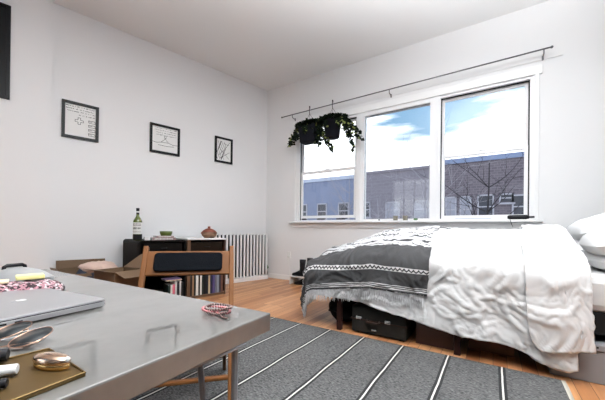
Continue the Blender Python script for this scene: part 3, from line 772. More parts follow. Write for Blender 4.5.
# ------------------------------------------------------------------ things on the table
# laptop
LX = Vector((.130, -.9915, 0)); SX = Vector((-.9915, -.130, 0))
la = math.atan2(LX.y, LX.x)
lc = Vector((2.995, -4.108, 0)) + SX * .145 + LX * .0975
lap = thing('laptop', 'closed silver laptop with an apple shaped logo on the table', 'laptop', (lc.x, lc.y, T), la)
hwL, hhL = .0975, .145      # local x along LX, local y = toward camera-right side (-SX)
def wedge(poly, zf0, zf1):
    pass
b = MB().prism(rr_poly(hwL, hhL, .012), .003, .0125); part('base', b, M['alu'], lap, bevel=.0015)
b = MB().prism(rr_poly(hwL, hhL, .012), .0142, .0185); part('lid', b, M['alu'], lap, bevel=.0015)
part('hinge', MB().box((hwL - .006, 0, .0134), (.010, .24, .002)), M['dark_rubber'], lap)
part('gap', MB().prism(rr_poly(hwL - .003, hhL - .003, .01), .0125, .0142), M['dark_rubber'], lap)  # dark filler standing for the shadow under the raised lid
pt = MB()
for k in (.080, .058): pt.box((k, hhL, .008), (.011, .0015, .003))
pt2 = MB()
for sx in (-1, 1):
    for sy in (-1, 1): pt2.lathe([(.006, 0), (.007, .001), (.007, .003)], (sx * .08, sy * .12, 0), 10)
part('port', pt, M['dark_rubber'], lap); part('rubber_foot', pt2, M['dark_rubber'], lap)
ap = []
for i in range(28):
    a = 2 * PI * i / 28; r = .0150 * (1 + .06 * math.cos(2 * a)) - .0028 * math.exp(-((a - PI / 2) / .28) ** 2) - .002 * math.exp(-((a - 1.5 * PI) / .25) ** 2)
    x_, y_ = r * math.cos(a), r * math.sin(a) * 1.05
    dd_ = math.hypot(x_ - .0185, y_ - .002)
    if dd_ < .0075: x_ -= (.0075 - dd_)
    ap.append((x_, y_))
lf = [(0, .017), (.0035, .0185), (.006, .0225), (.006, .0255), (.002, .0235), (0, .020)]
ap = [(p[0] * .62, p[1] * .62) for p in ap]; lf = [(p[0] * .62, p[1] * .62) for p in lf]
lg = MB().prism(ap, .0184, .0190).prism(lf, .0184, .0190)
part('logo', lg, M['alu_light'], lap, 'shiny apple shaped logo', M=Matrix.Rotation(-PI / 2, 4, 'Z'))

# crochet scarf
def scf(u, v):
    x = -.16 + .32 * u; y = -.055 + .11 * v
    e_ = min(1, min(u, 1 - u, v, 1 - v) * 7)
    z = .004 + .026 * math.sqrt(max(e_, 0)) + .006 * noise.noise(Vector((x * 28, y * 28, 1))) * e_ + .004 * noise.noise(Vector((x * 70, y * 70, 1)))
    return (x + .006 * noise.noise(Vector((y * 30, 3, 1))), y + .008 * noise.noise(Vector((x * 25, 2, 1))), max(z, .0015))
o = MB().grid(scf, 110, 44).build('scarf', M['scarf'], smooth=True, solid=.0012)
o.location = (2.65, -4.245, T); o.rotation_euler.z = math.atan2(.12, .05); tag(o, 'folded pink and black crochet scarf behind the laptop', 'scarf')
o = lump(MB(), (0, 0, 0), (.022, .018, .010), 8, .2, 20).build('coin_purse', mat('dark_red_velvet', (.05, .006, .012), .7), smooth=True)
o.location = (2.628, -4.098, T + .0105); tag(o, 'small dark red pouch at the right end of the crochet scarf', 'pouch')
# yellow notepad + cream envelope on top of the scarf
t = thing('notepad', 'yellow paper notepad lying on the crochet scarf', 'notepad', (2.633, -4.150, T + .0335), math.atan2(.10, .02))
part('paper_stack', MB().box((0, 0, .005), (.06, .045, .010)), M['yellow'], t, bevel=.002); part('cover_sheet', MB().box((0, 0, .0106), (.058, .043, .001)), M['yellow'], t)
t = thing('envelope', 'cream envelope beside the yellow notepad on the scarf', 'envelope', (2.64, -4.262, T + .0335), math.atan2(.12, .03))
part('body', MB().box((0, 0, .002), (.13, .055, .004)), M['cream'], t); part('envelope_flap', MB().prism([(-.064, .027), (.064, .027), (0, -.006)][::-1], .004, .0046), M['cream'], t)
# grey domed container with black handle
t = thing('storage_container', 'grey domed plastic container with a black handle at the far left of the table', 'container', (2.465, -4.145, T), math.atan2(.03, .14))
part('tub', MB().prism(rr_poly(.125, .055, .03, 8), 0, .026), M['grey_plastic'], t, bevel=.004)
def domef(u, v):
    a = 2 * PI * u; r = 1 - v
    ex = .13 * r * math.copysign(abs(math.cos(a)) ** .6, math.cos(a)); ey = .06 * r * math.copysign(abs(math.sin(a)) ** .6, math.sin(a))
    return (ex, ey, .026 + .026 * (1 - r ** 3.0))
part('lid', MB().grid(domef, 48, 14), M['grey_plastic'], t, smooth=True)
hd = MB().tube([(.0, -.027, .046), (.0, -.026, .055), (.0, -.019, .059), (.0, .019, .059), (.0, .026, .055), (.0, .027, .046)], .0055, 8)
part('handle', hd, M['black_plastic'], t, smooth=True)
# bracelet
t = thing('bead_bracelet', 'pile of pink and brown beaded bracelets near the table corner', 'bracelet', (3.243, -3.999, T), .5)
rb = random.Random(6)
for q in range(4):
    mb = MB(); R0 = .016 + .003 * q; cx_, cy_ = rb.uniform(-.010, .010), rb.uniform(-.010, .010)
    nb = int(2 * PI * R0 / .0052)
    for i in range(nb):
        a = 2 * PI * i / nb; mb.ball((cx_ + R0 * math.cos(a) * 1.1, cy_ + R0 * math.sin(a) * .9, .0028 + q * .0032 + .0012 * math.sin(a * 2 + q)), .0028, 8, 6)
    part('bead_strand', mb, M['beads'] if q % 2 == 0 else M['beads2'], t, smooth=True)
part('tassel', MB().tube([(.012, -.02, .003), (.022, -.034, .002), (.034, -.040, .002)], .0018, 5), M['beads2'], t)
# sunglasses
sg = thing('sunglasses', 'round gold wire sunglasses with dark lenses lying on the table', 'sunglasses', (3.112, -4.282, T), 0)
l1 = Vector((3.062, -4.283)); l2 = Vector((3.143, -4.272))
dx = (l2 - l1); an = math.atan2(dx.y, dx.x); sg.rotation_euler.z = an
tilt = Matrix.Rotation(.28, 3, 'X')
for s in (-1, 1):
    cen = Vector((s * .0325, 0, .012)); ring_ = [cen + tilt @ Vector((.026 * math.cos(2 * PI * k / 36), .026 * math.sin(2 * PI * k / 36), 0)) for k in range(37)]
    part('rim', MB().tube(ring_, 0.0009, 6, cap=False), M['gold'], sg, smooth=True)
    n_ = 36; mb = MB(); vs = [cen + tilt @ Vector((0, 0, .0016))] + [cen + tilt @ Vector((.0252 * math.cos(2 * PI * k / n_), .0252 * math.sin(2 * PI * k / n_), 0)) for k in range(n_)]
    mb.add(vs, [(0, 1 + k, 1 + (k + 1) % n_) for k in range(n_)]); part('lens', mb, M['lens'], sg, smooth=True, solid=.0008)
    hx_ = s * .060
    part('temple_arm', MB().tube([Vector((s * .0585, .004, .013)), Vector((hx_, -.004, .010)), Vector((s * .012, -.030, .003)), Vector((-s * .03, -.034, .0025))], .0012, 6), M['gold'], sg, smooth=True)
part('bridge', MB().tube([(-.007, .006, .014), (0, .009, .016), (.007, .006, .014)], .0011, 6), M['gold'], sg, smooth=True)
# brass tray with a shiny clasp case and pens
tr = thing('brass_tray', 'dark brass tray in the bottom left corner of the table', 'tray', (3.262, -4.313, T), 0)
trp = [(-.068, .000), (-.064, .042), (.062, .040), (.074, -.060), (-.058, -.075)]
part('plate', MB().prism(trp[::-1], .0, .0035), M['brass'], tr, bevel=.001)
rim = [Vector((p[0] * .985, p[1] * .985, .0045)) for p in trp]; rim.append(rim[0])
part('rolled_rim', MB().tube(rim, .0014, 6), M['brass'], tr)
t = thing('makeup_compact', 'shiny rose gold oval compact on the brass tray', 'compact', (3.270, -4.290, T + .0036), .35)
part('base', MB().lathe([(.024, 0), (.026, .002), (.026, .006), (.024, .007)], n=36, sy=.42), M['brass_light'], t, smooth=True)
part('lid', MB().lathe([(.0265, .007), (.0275, .009), (.026, .013), (.02, .0155), (.01, .017), (.001, .0175)], n=36, sy=.42), M['rose_gold'], t, smooth=True)
part('clasp', MB().ball((.024, 0, .012), .0035), M['white_plastic'], t, smooth=True)
def penf(a, b, r, m1, lb, capm):
    a = Vector(a); b = Vector(b); t = thing('makeup_tube', lb, 'makeup', ((a.x + b.x) / 2, (a.y + b.y) / 2, T + .0036 + r), 0, 'makeup tubes on the brass tray')
    off = Vector(((a.x + b.x) / 2, (a.y + b.y) / 2, 0)); a -= off; b -= off
    mid = a.lerp(b, .6)
    part('barrel', MB().tube([a, mid], r, 16), m1, t, smooth=False, bevel=.001); part('cap', MB().tube([mid, b], [r * .92, r * .8], 16), capm, t, bevel=.001)
penf((3.175, -4.372, 0), (3.205, -4.316, 0), .0095, M['black_plastic'], 'black makeup tube lying on the brass tray', M['black_plastic'])
penf((3.225, -4.384, 0), (3.263, -4.320, 0), .0075, M['white_plastic'], 'white makeup tube lying next to the black tube', M['white_plastic'])
penf((3.262, -4.384, 0), (3.292, -4.335, 0), .0058, M['black_plastic'], 'thin black pen lying at the front of the brass tray', M['black_plastic'])

# ------------------------------------------------------------------ bed
BX0, BX1, BY0, BY1 = 2.165, 4.93, -1.965, -.28
bed = thing('bed', 'white bed with a dark frame under the windows', 'bed', (3.5, -1.07, 0))
def bl_(p): return (p[0] - 3.5, p[1] + 1.07, p[2])
def bbox(x0, x1, y0, y1, z0, z1): return MB().box(bl_(((x0 + x1) / 2, (y0 + y1) / 2, (z0 + z1) / 2)), (x1 - x0, y1 - y0, z1 - z0))
part('bed_rail', bbox(2.30, 4.92, -1.88, -.34, .29, .425), M['bedrail'], bed, bevel=.004)
part('mattress', bbox(2.30, 4.92, -1.90, -.34, .427, .66), M['sheet'], bed, bevel=.05)
for (lx, ly) in ((2.535, -1.93), (3.512, -1.93), (2.535, -.42), (3.512, -.42), (4.6, -.42)):
    part('leg', bbox(lx - .022, lx + .022, ly - .022, ly + .022, 0, .30), M['bedleg'], bed, bevel=.004)

def smooth01(t): t = max(0, min(1, t)); return t * t * (3 - 2 * t)
def ztop(x, y):
    ex = smooth01((x - BX0) / .75); ey = smooth01((y - BY0) / .70)
    z = .665 + .175 * ex * ey + .055 * smooth01((x - 2.3) / .7)
    z -= .10 * (1 - smooth01(math.hypot(x - BX0, y - BY0) / .55))
    back = smooth01((BY1 + .05 - y) / .18); z -= .10 * (1 - back)
    z -= .05 * smooth01((x - 3.9) / .5) * 0
    z += .022 * noise.noise(Vector((x * 3.2, y * 3.2, 1.3))) + .010 * noise.noise(Vector((x * 8, y * 8, 4.3)))
    return z
def ridge(p): return 1 - abs(noise.noise(p)) * 2
def drape(fx, fy, off, wr=1.0, flare=.0):
    """flat cloth point -> draped position"""
    r = .12; cr = .12
    qx = max(BX0 + r, fx); qy = max(BY0 + r, fy)
    dx, dy = fx - qx, fy - qy; dist = math.hypot(dx, dy)
    zt = ztop(qx, qy)
    if dist < 1e-6:
        n = Vector((0, 0, 1)); p = Vector((fx, fy, zt))
    else:
        u = Vector((dx, dy, 0)) / dist; R = r; aa = min(dist / R, PI / 2)
        down = max(0, dist - R * PI / 2)
        p = Vector((qx, qy, zt)) + u * (R * math.sin(aa)) + Vector((0, 0, -R * (1 - math.cos(aa)) - down))
        n = (u * math.sin(aa) + Vector((0, 0, math.cos(aa))))
        fold = math.sin(math.atan2(dy, dx) * 9) if (dx < -1e-6 and dy < -1e-6) else math.sin((fx * 11 if abs(dy) > 1e-6 else fy * 11) + 2 * noise.noise(Vector((fx * 2, fy * 2, 0))))
        p += u * (.016 * fold * min(1, down / .25)) * wr + u * flare * down
    m = Vector((fx * 1.0, fy * 1.0, 0))
    w1 = noise.noise(Vector((fx * 6 + 3, fy * 6, 2))) * .011
    q = Vector((fx * 5.5, fy * 5.5, 7)) + Vector((noise.noise(m * 4), noise.noise(m * 4 + Vector((5, 5, 5))), 0)) * .9
    w2 = (ridge(q) ** 3) * .017
    w3 = (ridge(q * 2.1 + Vector((4, 2, 0))) ** 3) * .011 + (ridge(q * 4.3) ** 3) * .007
    p += n * (off + (w1 + w2 + w3) * wr)
    return p
def interp(tab, x):
    if x <= tab[0][0]: return tab[0][1]
    for (a, b), (c, d_) in zip(tab[:-1], tab[1:]):
        if x <= c: return b + (d_ - b) * (x - a) / (c - a)
    return tab[-1][1]
hem = [(2.0, .31), (2.4, .31), (2.57, .31), (2.75, .30), (2.9, .27), (3.2, .215), (3.48, .17), (3.7, .165), (3.87, .145), (4.03, .07), (4.13, .065), (4.25, .15)]
def flat_front(x, z):   # cloth y so that the hem hangs at height z
    r = .12; drop = ztop(max(BX0 + r, x), BY0 + r) - z
    return (BY0 + r) - (r * PI / 2 + drop - r)
def cloth(name, xa, xb, yb, zh, off, wr, matn, parent, nu, nv, uvscale=None, solid=.012, xl=None, flare=0, sm=True, xr=None):
    mb = MB(); me_uv = []
    def fn(u, v):
        yh_x = xa + (xb - xa) * u
        yh = flat_front(yh_x, zh(yh_x)); y = yb + (yh - yb) * v
        lo = xa + (xl(v) if xl else 0); hi = xb + (xr(v) if xr else 0); x = lo + (hi - lo) * u
        p = drape(x, y, off, wr, flare); me_uv.append((x, y - yh)); return (p.x - 3.5, p.y + 1.07, p.z) if parent is not None else tuple(p)
    mb.grid(fn, nu, nv)
    o = mb.build(name, matn, parent, smooth=sm, solid=solid)
    uv = o.data.uv_layers.new(name='cloth')
    for lp in o.data.loops: uv.data[lp.index].uv = me_uv[lp.vertex_index]
    return o
def free(o, label, cat, group=None): return tag(o, label, cat, group)
foot_drop = BX0 + .1 - (.157 + (.80 - .1 - .36))
o = cloth('duvet', BX0 + .12 - .188 - .30, 4.17, -.30, lambda x: interp(hem, x), .02, 1.0, M['duvet'], None, 210, 190, solid=.012)
free(o, 'crumpled white linen duvet hanging over the front of the bed', 'duvet')
# dark striped blanket over the foot of the bed
bh = [(1.8, .33), (2.1, .33), (2.55, .395), (2.85, .435), (3.1, .43), (3.3, .425)]
def blx(v): return .05 * math.sin(v * 9) * .4
o = cloth('throw_blanket', BX0 + .12 - .188 - .24, 3.31, -.36, lambda x: interp(bh, x), .047, .85, M['blanket'], None, 150, 170, solid=.006, xr=lambda v: .03 * math.sin(v * 6 + 1) + .02 * math.sin(v * 17))
blk = free(o, 'dark grey striped woven blanket with fringe over the foot of the bed', 'blanket')
# fringe strands as one part of the blanket
fr = MB(); random.seed(11)
N = 190
xa_, xb_ = BX0 + .12 - .188 - .24, 3.285
for i in range(N):
    x = xa_ + (xb_ - xa_) * (i + .5) / N
    yh = flat_front(x, interp(bh, x)); ln = random.uniform(.085, .125); pts = []
    jx = random.uniform(-.012, .012)
    for q in range(5):
        p = drape(x + jx * q / 4, yh + .005 - ln * q / 4, .046 + .004 * random.random(), .85); pts.append(p)
    fr.tube(pts, [.0035, .0032, .003, .0026, .0014], 4)
for i in range(60):  # short strands on the foot side
    y = -.5 - 1.3 * i / 60; pts = []; ln = .08
    for q in range(4): pts.append(drape(xa_ + .004 - ln * q / 3, y, .046, .85))
    fr.tube(pts, .003, 4)
o = fr.build('fringe', M['fringe'], blk); o['kind'] = 'stuff'
# curled corner of the blanket by the window
cu = MB()
def curl(u, v):
    a = -.6 + 4.6 * u; r = .045 - .008 * u
    return (3.235 + r * math.cos(a), -.66 + .16 * v, .925 + r * math.sin(a))
cu.grid(curl, 24, 8)
o = cu.build('rolled_corner', [M['blanket']], blk, smooth=True, solid=.014)
uv = o.data.uv_layers.new(name='cloth')
for lp in o.data.loops:
    co = o.data.vertices[lp.vertex_index].co; uv.data[lp.index].uv = (co.y, .1)
# folded white sheet hanging over the duvet, near the pillows
def zthrow(x): return .175 + .04 * smooth01((x - 4.0) / .2) - .0
o = cloth('folded_sheet', 3.955, 4.235, -.75, zthrow, .058, .7, M['sheet'], None, 60, 150, solid=.012, xl=lambda v: -.03 + .02 * math.sin(v * 7) + (.05 * max(0, (v - .93) / .07) ** 2), xr=lambda v: -.04 + .045 * v * v)
free(o, 'white folded top sheet hanging down over the duvet beside the pillows', 'sheet')

# pillows
def pillow(loc, dims, rot, label, seed):
    mb = MB(); L, W_, Th = dims; off = Vector((seed * 3.1, seed, 0))
    for sgn in (1, -1):
        def fn(u, v, sgn=sgn):
            a = u * 2 - 1; b = v * 2 - 1
            # pinched corners
            px = a * (1 - .10 * b * b * (1 - .3 * abs(a))); py = b * (1 - .10 * a * a)
            h = (max(0, (1 - a ** 4) * (1 - b ** 4))) ** .5
            wrk = .10 * noise.noise(Vector((a * 3, b * 3, sgn)) + off) + .05 * ridge(Vector((a * 4, b * 4, sgn)) + off)
            return (px * L / 2, py * W_ / 2, sgn * Th / 2 * h * (1 + wrk))
        b0 = len(mb.f); mb.grid(fn, 36, 36)
        if sgn == -1: mb.f[b0:] = [f[::-1] for f in mb.f[b0:]]
    o = mb.build('pillow', M['pillow'], smooth=True)
    o.location = loc; o.rotation_euler = rot
    return tag(o, label, 'pillow', 'pillows at the head of the bed')
pillow((4.60, -1.50, .735), (.60, .76, .15), (0, .0, .04), 'lowest white pillow at the front edge of the bed head', 1)
pillow((4.60, -1.50, .885), (.64, .78, .21), (0, -.16, -.05), 'white pillow tilted on top of the lowest one at the front', 2)
pillow((4.56, -.66, .80), (.50, .70, .17), (0, -.10, .03), 'flat white pillow nearer to the window', 3)
pillow((4.60, -.68, 1.0), (.54, .74, .21), (0, -.34, .0), 'white pillow propped high against the wall near the window', 4)

# storage box under the head of the bed
t = thing('storage_box', 'grey metal storage box on the floor under the head of the bed', 'box', (4.45, -1.635, 0))
part('body', MB().box((0, 0, .10), (.80, .58, .20)), M['greybox'], t, bevel=.005)
part('lid', MB().box((0, 0, .222), (.82, .60, .04)), M['greybox'], t, bevel=.006)
rv = MB()
for i in range(9): rv.lathe([(.006, 0), (.006, .003)], (0, 0, 0), 8) if False else rv.box((-.36 + i * .09, -.302, .225), (.010, .004, .010))
part('rivet', rv, M['black_iron'], t)
# suitcase
t = thing('suitcase', 'dark vintage suitcase with two silver clasps and a handle under the bed', 'suitcase', (2.895, -1.76, 0))
part('shell', MB().box((0, 0, .13), (.49, .34, .24)), M['suit'], t, bevel=.02)
part('trim_band', MB().box((0, 0, .13), (.496, .346, .012)), M['suit_trim'], t)
for x in (-.17, .09): part('clasp', MB().box((x, -.175, .145), (.05, .012, .028)), M['chrome'], t, bevel=.003)
part('latch', MB().box((-.03, -.175, .055), (.05, .010, .014)), M['chrome'], t, bevel=.003)
part('handle', MB().tube([(-.10, -.172, .135), (-.09, -.20, .125), (.01, -.20, .125), (.02, -.172, .135)], .009, 8), M['suit_trim'], t, smooth=True)
for x in (-.2, .2): part('foot', MB().box((x, 0, .006), (.04, .28, .014)), M['black_iron'], t)
t = thing('suitcase', 'plain black case lying behind the vintage suitcase under the bed', 'suitcase', (2.98, -1.36, 0))
part('shell', MB().box((0, 0, .125), (.56, .32, .235)), M['bagblack'], t, bevel=.02)
part('handle', MB().tube([(-.08, -.16, .14), (-.07, -.185, .13), (.07, -.185, .13), (.08, -.16, .14)], .008, 8), M['bagblack'], t)
for x in (-.2, .2): part('foot', MB().box((x, 0, .004), (.04, .26, .009)), M['bagblack'], t)
t = thing('duffel_bag', 'black soft bag under the foot end of the bed', 'bag', (2.47, -1.66, 0))
part('bag_body', lump(MB(), (0, 0, .135), (.155, .22, .125), 3, .18), M['bagblack'], t, smooth=True)
part('strap', MB().tube([(-.06, -.17, .2), (-.07, -.23, .15), (.04, -.235, .14), (.06, -.17, .2)], .008, 6), M['bagblack'], t)
t = thing('wooden_box', 'dark red wooden box under the middle of the bed', 'box', (3.34, -1.66, 0))
part('body', MB().box((0, 0, .085), (.28, .42, .17)), M['redwood'], t, bevel=.004); part('lid', MB().box((0, 0, .18), (.29, .43, .02)), M['redwood'], t, bevel=.003)
t = thing('wooden_box', 'orange brown wooden box under the bed to the right of the second leg', 'box', (3.72, -1.60, 0))
part('body', MB().box((0, 0, .075), (.30, .30, .15)), M['orangewood'], t, bevel=.004); part('lid', MB().box((0, 0, .16), (.31, .31, .02)), M['redwood'], t, bevel=.003)

# ------------------------------------------------------------------ boots and rack by the window wall
t = thing('shoe_rack', 'low white shoe rack on the floor between the wall outlet and the bed', 'shoe rack', (1.12, -.20, 0))
part('shelf', MB().box((0, 0, .135), (.62, .28, .016)), M['white_plastic'], t, bevel=.003)
for sx in (-1, 1): part('leg', MB().box((sx * .30, 0, .064), (.014, .26, .126)), M['white_plastic'], t)
def boot(loc, rz, label, h=.20, low=False):
    t = thing('boot' if not low else 'shoe', label, 'boot' if not low else 'shoe', loc, rz, 'black boots on the shoe rack' if not low else 'black shoes under the shoe rack')
    mb = MB(); n = 14
    secs = [(0.0, .0, .018, .012, .010), (.01, .0, .030, .030, .035), (.05, 0, .040, .036, .045), (.10, 0, .038, .045, .06), (.15, 0, .034, .052, .075)]
    # foot: sections along x (toe at +x)
    foot = [(.155, .022, .018, .018), (.14, .036, .026, .024), (.10, .043, .030, .030), (.05, .038, .042, .040), (.0, .034, .055, .055), (-.05, .035, .062, .062), (-.085, .030, .06, .06), (-.10, .018, .05, .05)]
    b = len(mb.v)
    for (x, wy, zc, hz) in foot:
        for k in range(n):
            a = 2 * PI * k / n; z = zc + hz * math.sin(a) * .9
            mb.v.append((x, wy * math.cos(a), max(z, .012)))
    for i in range(len(foot) - 1):
        for k in range(n): mb.f.append((b + i * n + k, b + (i + 1) * n + k, b + (i + 1) * n + (k + 1) % n, b + i * n + (k + 1) % n)); mb.m.append(0)
    mb.f.append(tuple(b + k for k in range(n))); mb.m.append(0); mb.f.append(tuple(b + (len(foot) - 1) * n + k for k in range(n))[::-1]); mb.m.append(0)
    part('upper', mb, M['boot'], t, smooth=True)
    if not low: part('shaft', MB().tube([(-.045, 0, .07), (-.045, 0, .14), (-.05, 0, h), (-.052, 0, h + .06)], [.05, .045, .052, .056], 16), M['boot'], t, smooth=True)
    part('sole', MB().prism([(p[0] - .0, p[1]) for p in [(.158, 0), (.15, .022), (.10, .043), (0, .034), (-.06, .036), (-.10, .02), (-.105, 0), (-.10, -.02), (-.06, -.036), (0, -.034), (.10, -.043), (.15, -.022)]], 0, .014), M['dark_rubber'], t)
boot((.98, -.255, .144), PI, 'black ankle boot at the left end of the white shoe rack', .22)
boot((1.04, -.115, .144), PI, 'black ankle boot standing behind the leftmost one, close to the wall', .24)
boot((1.29, -.20, .144), PI + .5, 'black ankle boot at the right end of the shoe rack next to the bed', .20)
boot((1.03, -.25, 0), PI + .1, 'black low shoe on the floor under the left of the rack', low=True)
boot((1.03, -.14, 0), PI, 'black low shoe on the floor under the rack by the wall', low=True)

# ------------------------------------------------------------------ things on the window sill
for x, lb in ((2.515, 'left small stone pot on the window sill'), (2.655, 'right small stone pot on the window sill')):
    t = thing('small_pot', lb, 'pot', (x, -.045, WZ0), 0, 'small stone pots on the sill')
    part('body', MB().lathe([(.028, 0), (.031, .003), (.036, .06), (.034, .066), (.030, .06)]), M['terracotta'], t, smooth=True)
    part('rim', MB().lathe([(.0365, .052), (.038, .054), (.038, .066), (.034, .068)]), M['terracotta'], t, smooth=True)
o = lump(MB(), (0, 0, 0), (.03, .02, .016), 4, .2, 16).build('green_stone', M['succulent'], smooth=True)
o.location = (2.80, -.05, WZ0 + .015); tag(o, 'tiny green ornament right of the stone pots on the sill', 'ornament')
o = lump(MB(), (0, 0, 0), (.014, .014, .012), 6, .1, 12).build('dark_pebble', M['boot'], smooth=True)
o.location = (2.27, -.05, WZ0 + .011); tag(o, 'tiny dark pebble left of the stone pots on the sill', 'ornament')
t = thing('folding_umbrella', 'black closed folding umbrella lying at the right end of the window sill', 'umbrella', (3.98, -.07, WZ0 + .028), .05)
part('canopy', MB().tube([(-.11, 0, 0), (-.09, 0, 0), (.07, 0, 0), (.10, 0, 0)], [.018, .026, .027, .018], 12), M['boot'], t, smooth=True)
part('handle', MB().tube([(.10, 0, 0), (.15, 0, 0)], .011, 10), M['black_plastic'], t, smooth=True)
part('wrist_strap', MB().tube([(-.10, -.02, -.012), (-.09, -.034, -.02), (-.07, -.042, -.09), (-.06, -.042, -.115)], .003, 5), M['black_plastic'], t)
t = thing('paper_strip', 'flat white papers lying on the sill in front of the right window', 'paper', (3.45, -.05, WZ0), 0)
part('sheet', MB().box((0, 0, .006), (.62, .06, .012)), M['paper'], t)
part('top_sheet', MB().box((.05, 0, .0155), (.40, .05, .007)), M['cornice'], t)

# ------------------------------------------------------------------ outside
GZ = -5.0
struct('ground_outside', MB().box((0, 20, GZ - .1), (120, 39, .2)), M['asphalt'])
def bwin(parent, x, z, w_, h_, pane='bwin_pane', y=0):
    f = MB(); t_ = .10
    wbox(f, x - w_ / 2, x - w_ / 2 + t_, z - h_ / 2, z + h_ / 2, y - .08, y); wbox(f, x + w_ / 2 - t_, x + w_ / 2, z - h_ / 2, z + h_ / 2, y - .08, y)
    wbox(f, x - w_ / 2, x + w_ / 2, z + h_ / 2 - t_, z + h_ / 2, y - .08, y); wbox(f, x - w_ / 2 - .08, x + w_ / 2 + .08, z - h_ / 2 - .12, z - h_ / 2, y - .15, y)
    wbox(f, x - w_ / 2 + t_, x + w_ / 2 - t_, z - .04, z + .04, y - .07, y)
    fo = f.build('window', M['bwin_frame'], parent)
    MB().box((x, y - .02, z), (w_ - 2 * t_, .02, h_ - t_)).build('pane', M[pane], fo)
def building(name, label, x0, x1, y, zt, wallm, wins, capm, caph=.25, depth=9, bump=None):
    t = thing(name, label, 'building', ((x0 + x1) / 2, y, GZ))
    cx = (x0 + x1) / 2; w_ = x1 - x0
    part('wall', MB().box((0, depth / 2, (zt - GZ) / 2), (w_, depth, zt - GZ)), M[wallm], t)
    part('parapet', MB().box((0, depth / 2 - .1, zt - GZ + caph / 2), (w_, depth, caph)), M[capm], t)
    for (wx, wz, ww, wh, pm) in wins: bwin(t, wx - cx, wz - GZ, ww, wh, pm)
    return t
P_ = 'bwin_pane'; Q_ = 'bwin_light'
def rows(xs, z, w_, h_, pm): return [(x, z, w_, h_, pm) for x in xs]
building('row_house', 'low blue row house seen through the left window', -17.5, -6.22, 19.6, 5.50, 'blue_wall', rows((-16.2, -14.0, -11.9, -9.75, -7.55), 2.7, 1.05, 1.5, P_) + rows((-16.2, -14.0, -11.9, -9.75, -7.55), -.8, 1.05, 1.6, P_), 'cornice', .32)
building('apartment_building', 'lilac grey building seen through the middle window', -6.12, .24, 19.6, 5.75, 'brick2', rows((-5.45,), 2.75, .8, 1.3, P_) + rows((-3.2, -.95), 2.65, 1.15, 1.35, Q_) + rows((-5.45, -3.2, -.95), -.6, 1.1, 1.6, Q_), 'brick2', .2)
building('brick_building', 'dark mauve brick building with windows seen through the right window',   .34, 9.5, 19.6, 5.90, 'brick', rows((1.05, 2.0), 2.55, .75, 1.9, Q_) + rows((3.22,), 2.7, 1.0, 1.7, P_) + rows((4.40,), 3.25, .8, .62, P_) + rows((5.15, 6.8, 8.4), 2.65, .45 if False else .9, 1.6, P_) + rows((1.3, 3.2, 5.1, 7.0), -.8, 1.0, 1.6, P_), 'blue_cap', .34)

def tree(loc, h, seed, label, barkm, spread=.45, lean=0.0, forks=4, first=.45):
    rd = random.Random(seed); t = thing('bare_tree', label, 'tree', loc, 0, 'bare trees outside the windows')
    tr = MB(); br = MB()
    pts = []; p = Vector((0, 0, 0)); n = 9
    for i in range(n + 1):
        pts.append(p.copy()); p = p + Vector((lean * h / n + rd.uniform(-.03, .03), rd.uniform(-.04, .04), h / n))
    rs = [.085 * (1 - .82 * i / n) for i in range(n + 1)]
    tr.tube(pts, rs, 8)
    def branch(p, d, L, r, depth):
        q = [p.copy()]; dd = d.copy(); m = 5
        for i in range(m):
            dd = (dd + Vector((rd.uniform(-.14, .14), rd.uniform(-.14, .14), rd.uniform(-.02, .16)))).normalized(); q.append(q[-1] + dd * L / m)
        br.tube(q, [r * (1 - .7 * i / m) for i in range(m + 1)], 5, cap=False)
        if depth > 0:
            for k in range(3):
                i = rd.randint(1, m); a = rd.choice((-1, 1)) * rd.uniform(.4, .9); c = Vector((math.cos(a) * dd.x - math.sin(a) * dd.z, dd.y + rd.uniform(-.3, .3), math.sin(a) * dd.x + math.cos(a) * dd.z)).normalized()
                branch(q[i], c, L * rd.uniform(.45, .7), r * .5, depth - 1)
    for k in range(11):
        f = first + (1 - first) * (k + rd.random() * .6) / 11; i = min(n, int(f * n)); s_ = 1 if k % 2 else -1
        branch(pts[i], Vector((s_ * rd.uniform(.5, 1), rd.uniform(-.5, .5), rd.uniform(.35, 1))).normalized(), h * rd.uniform(.16, .30), rs[i] * .45 + .008, 2)
    part('trunk', tr, M[barkm], t, smooth=True); part('branches', br, M[barkm], t, smooth=True)
tree((3.40, 9.0, GZ), 8.6, 21, 'bare dark tree in the middle of the right window view', 'bark', lean=.022, first=.60)
tree((.95, 10.0, GZ), 9.0, 33, 'bare pale tree at the right of the middle window view', 'bark_pale', lean=.02, first=.62)
tree((-.35, 8.6, GZ), 7.4, 12, 'bare pale tree low in the centre of the middle window view', 'bark_pale', lean=-.04, first=.62)
tree((1.9, 9.5, GZ), 7.2, 8, 'bare pale tree at the left edge of the right window view', 'bark_pale', lean=.05, first=.66)
tree((-3.6, 12.0, GZ), 9.2, 15, 'bare pale tree at the left edge of the middle window view', 'bark_pale', lean=-.01, first=.68)

# ------------------------------------------------------------------ sky
wd_ = bpy.data.worlds.new('sky'); scene.world = wd_; wd_.use_nodes = True; nt = wd_.node_tree; nt.nodes.clear(); k = NB(nt)
tc = nt.nodes.new('ShaderNodeTexCoord'); sp = nt.nodes.new('ShaderNodeSeparateXYZ'); nt.links.new(tc.outputs['Generated'], sp.inputs[0])
zc = k.m('MAXIMUM', sp.outputs[2], .0)
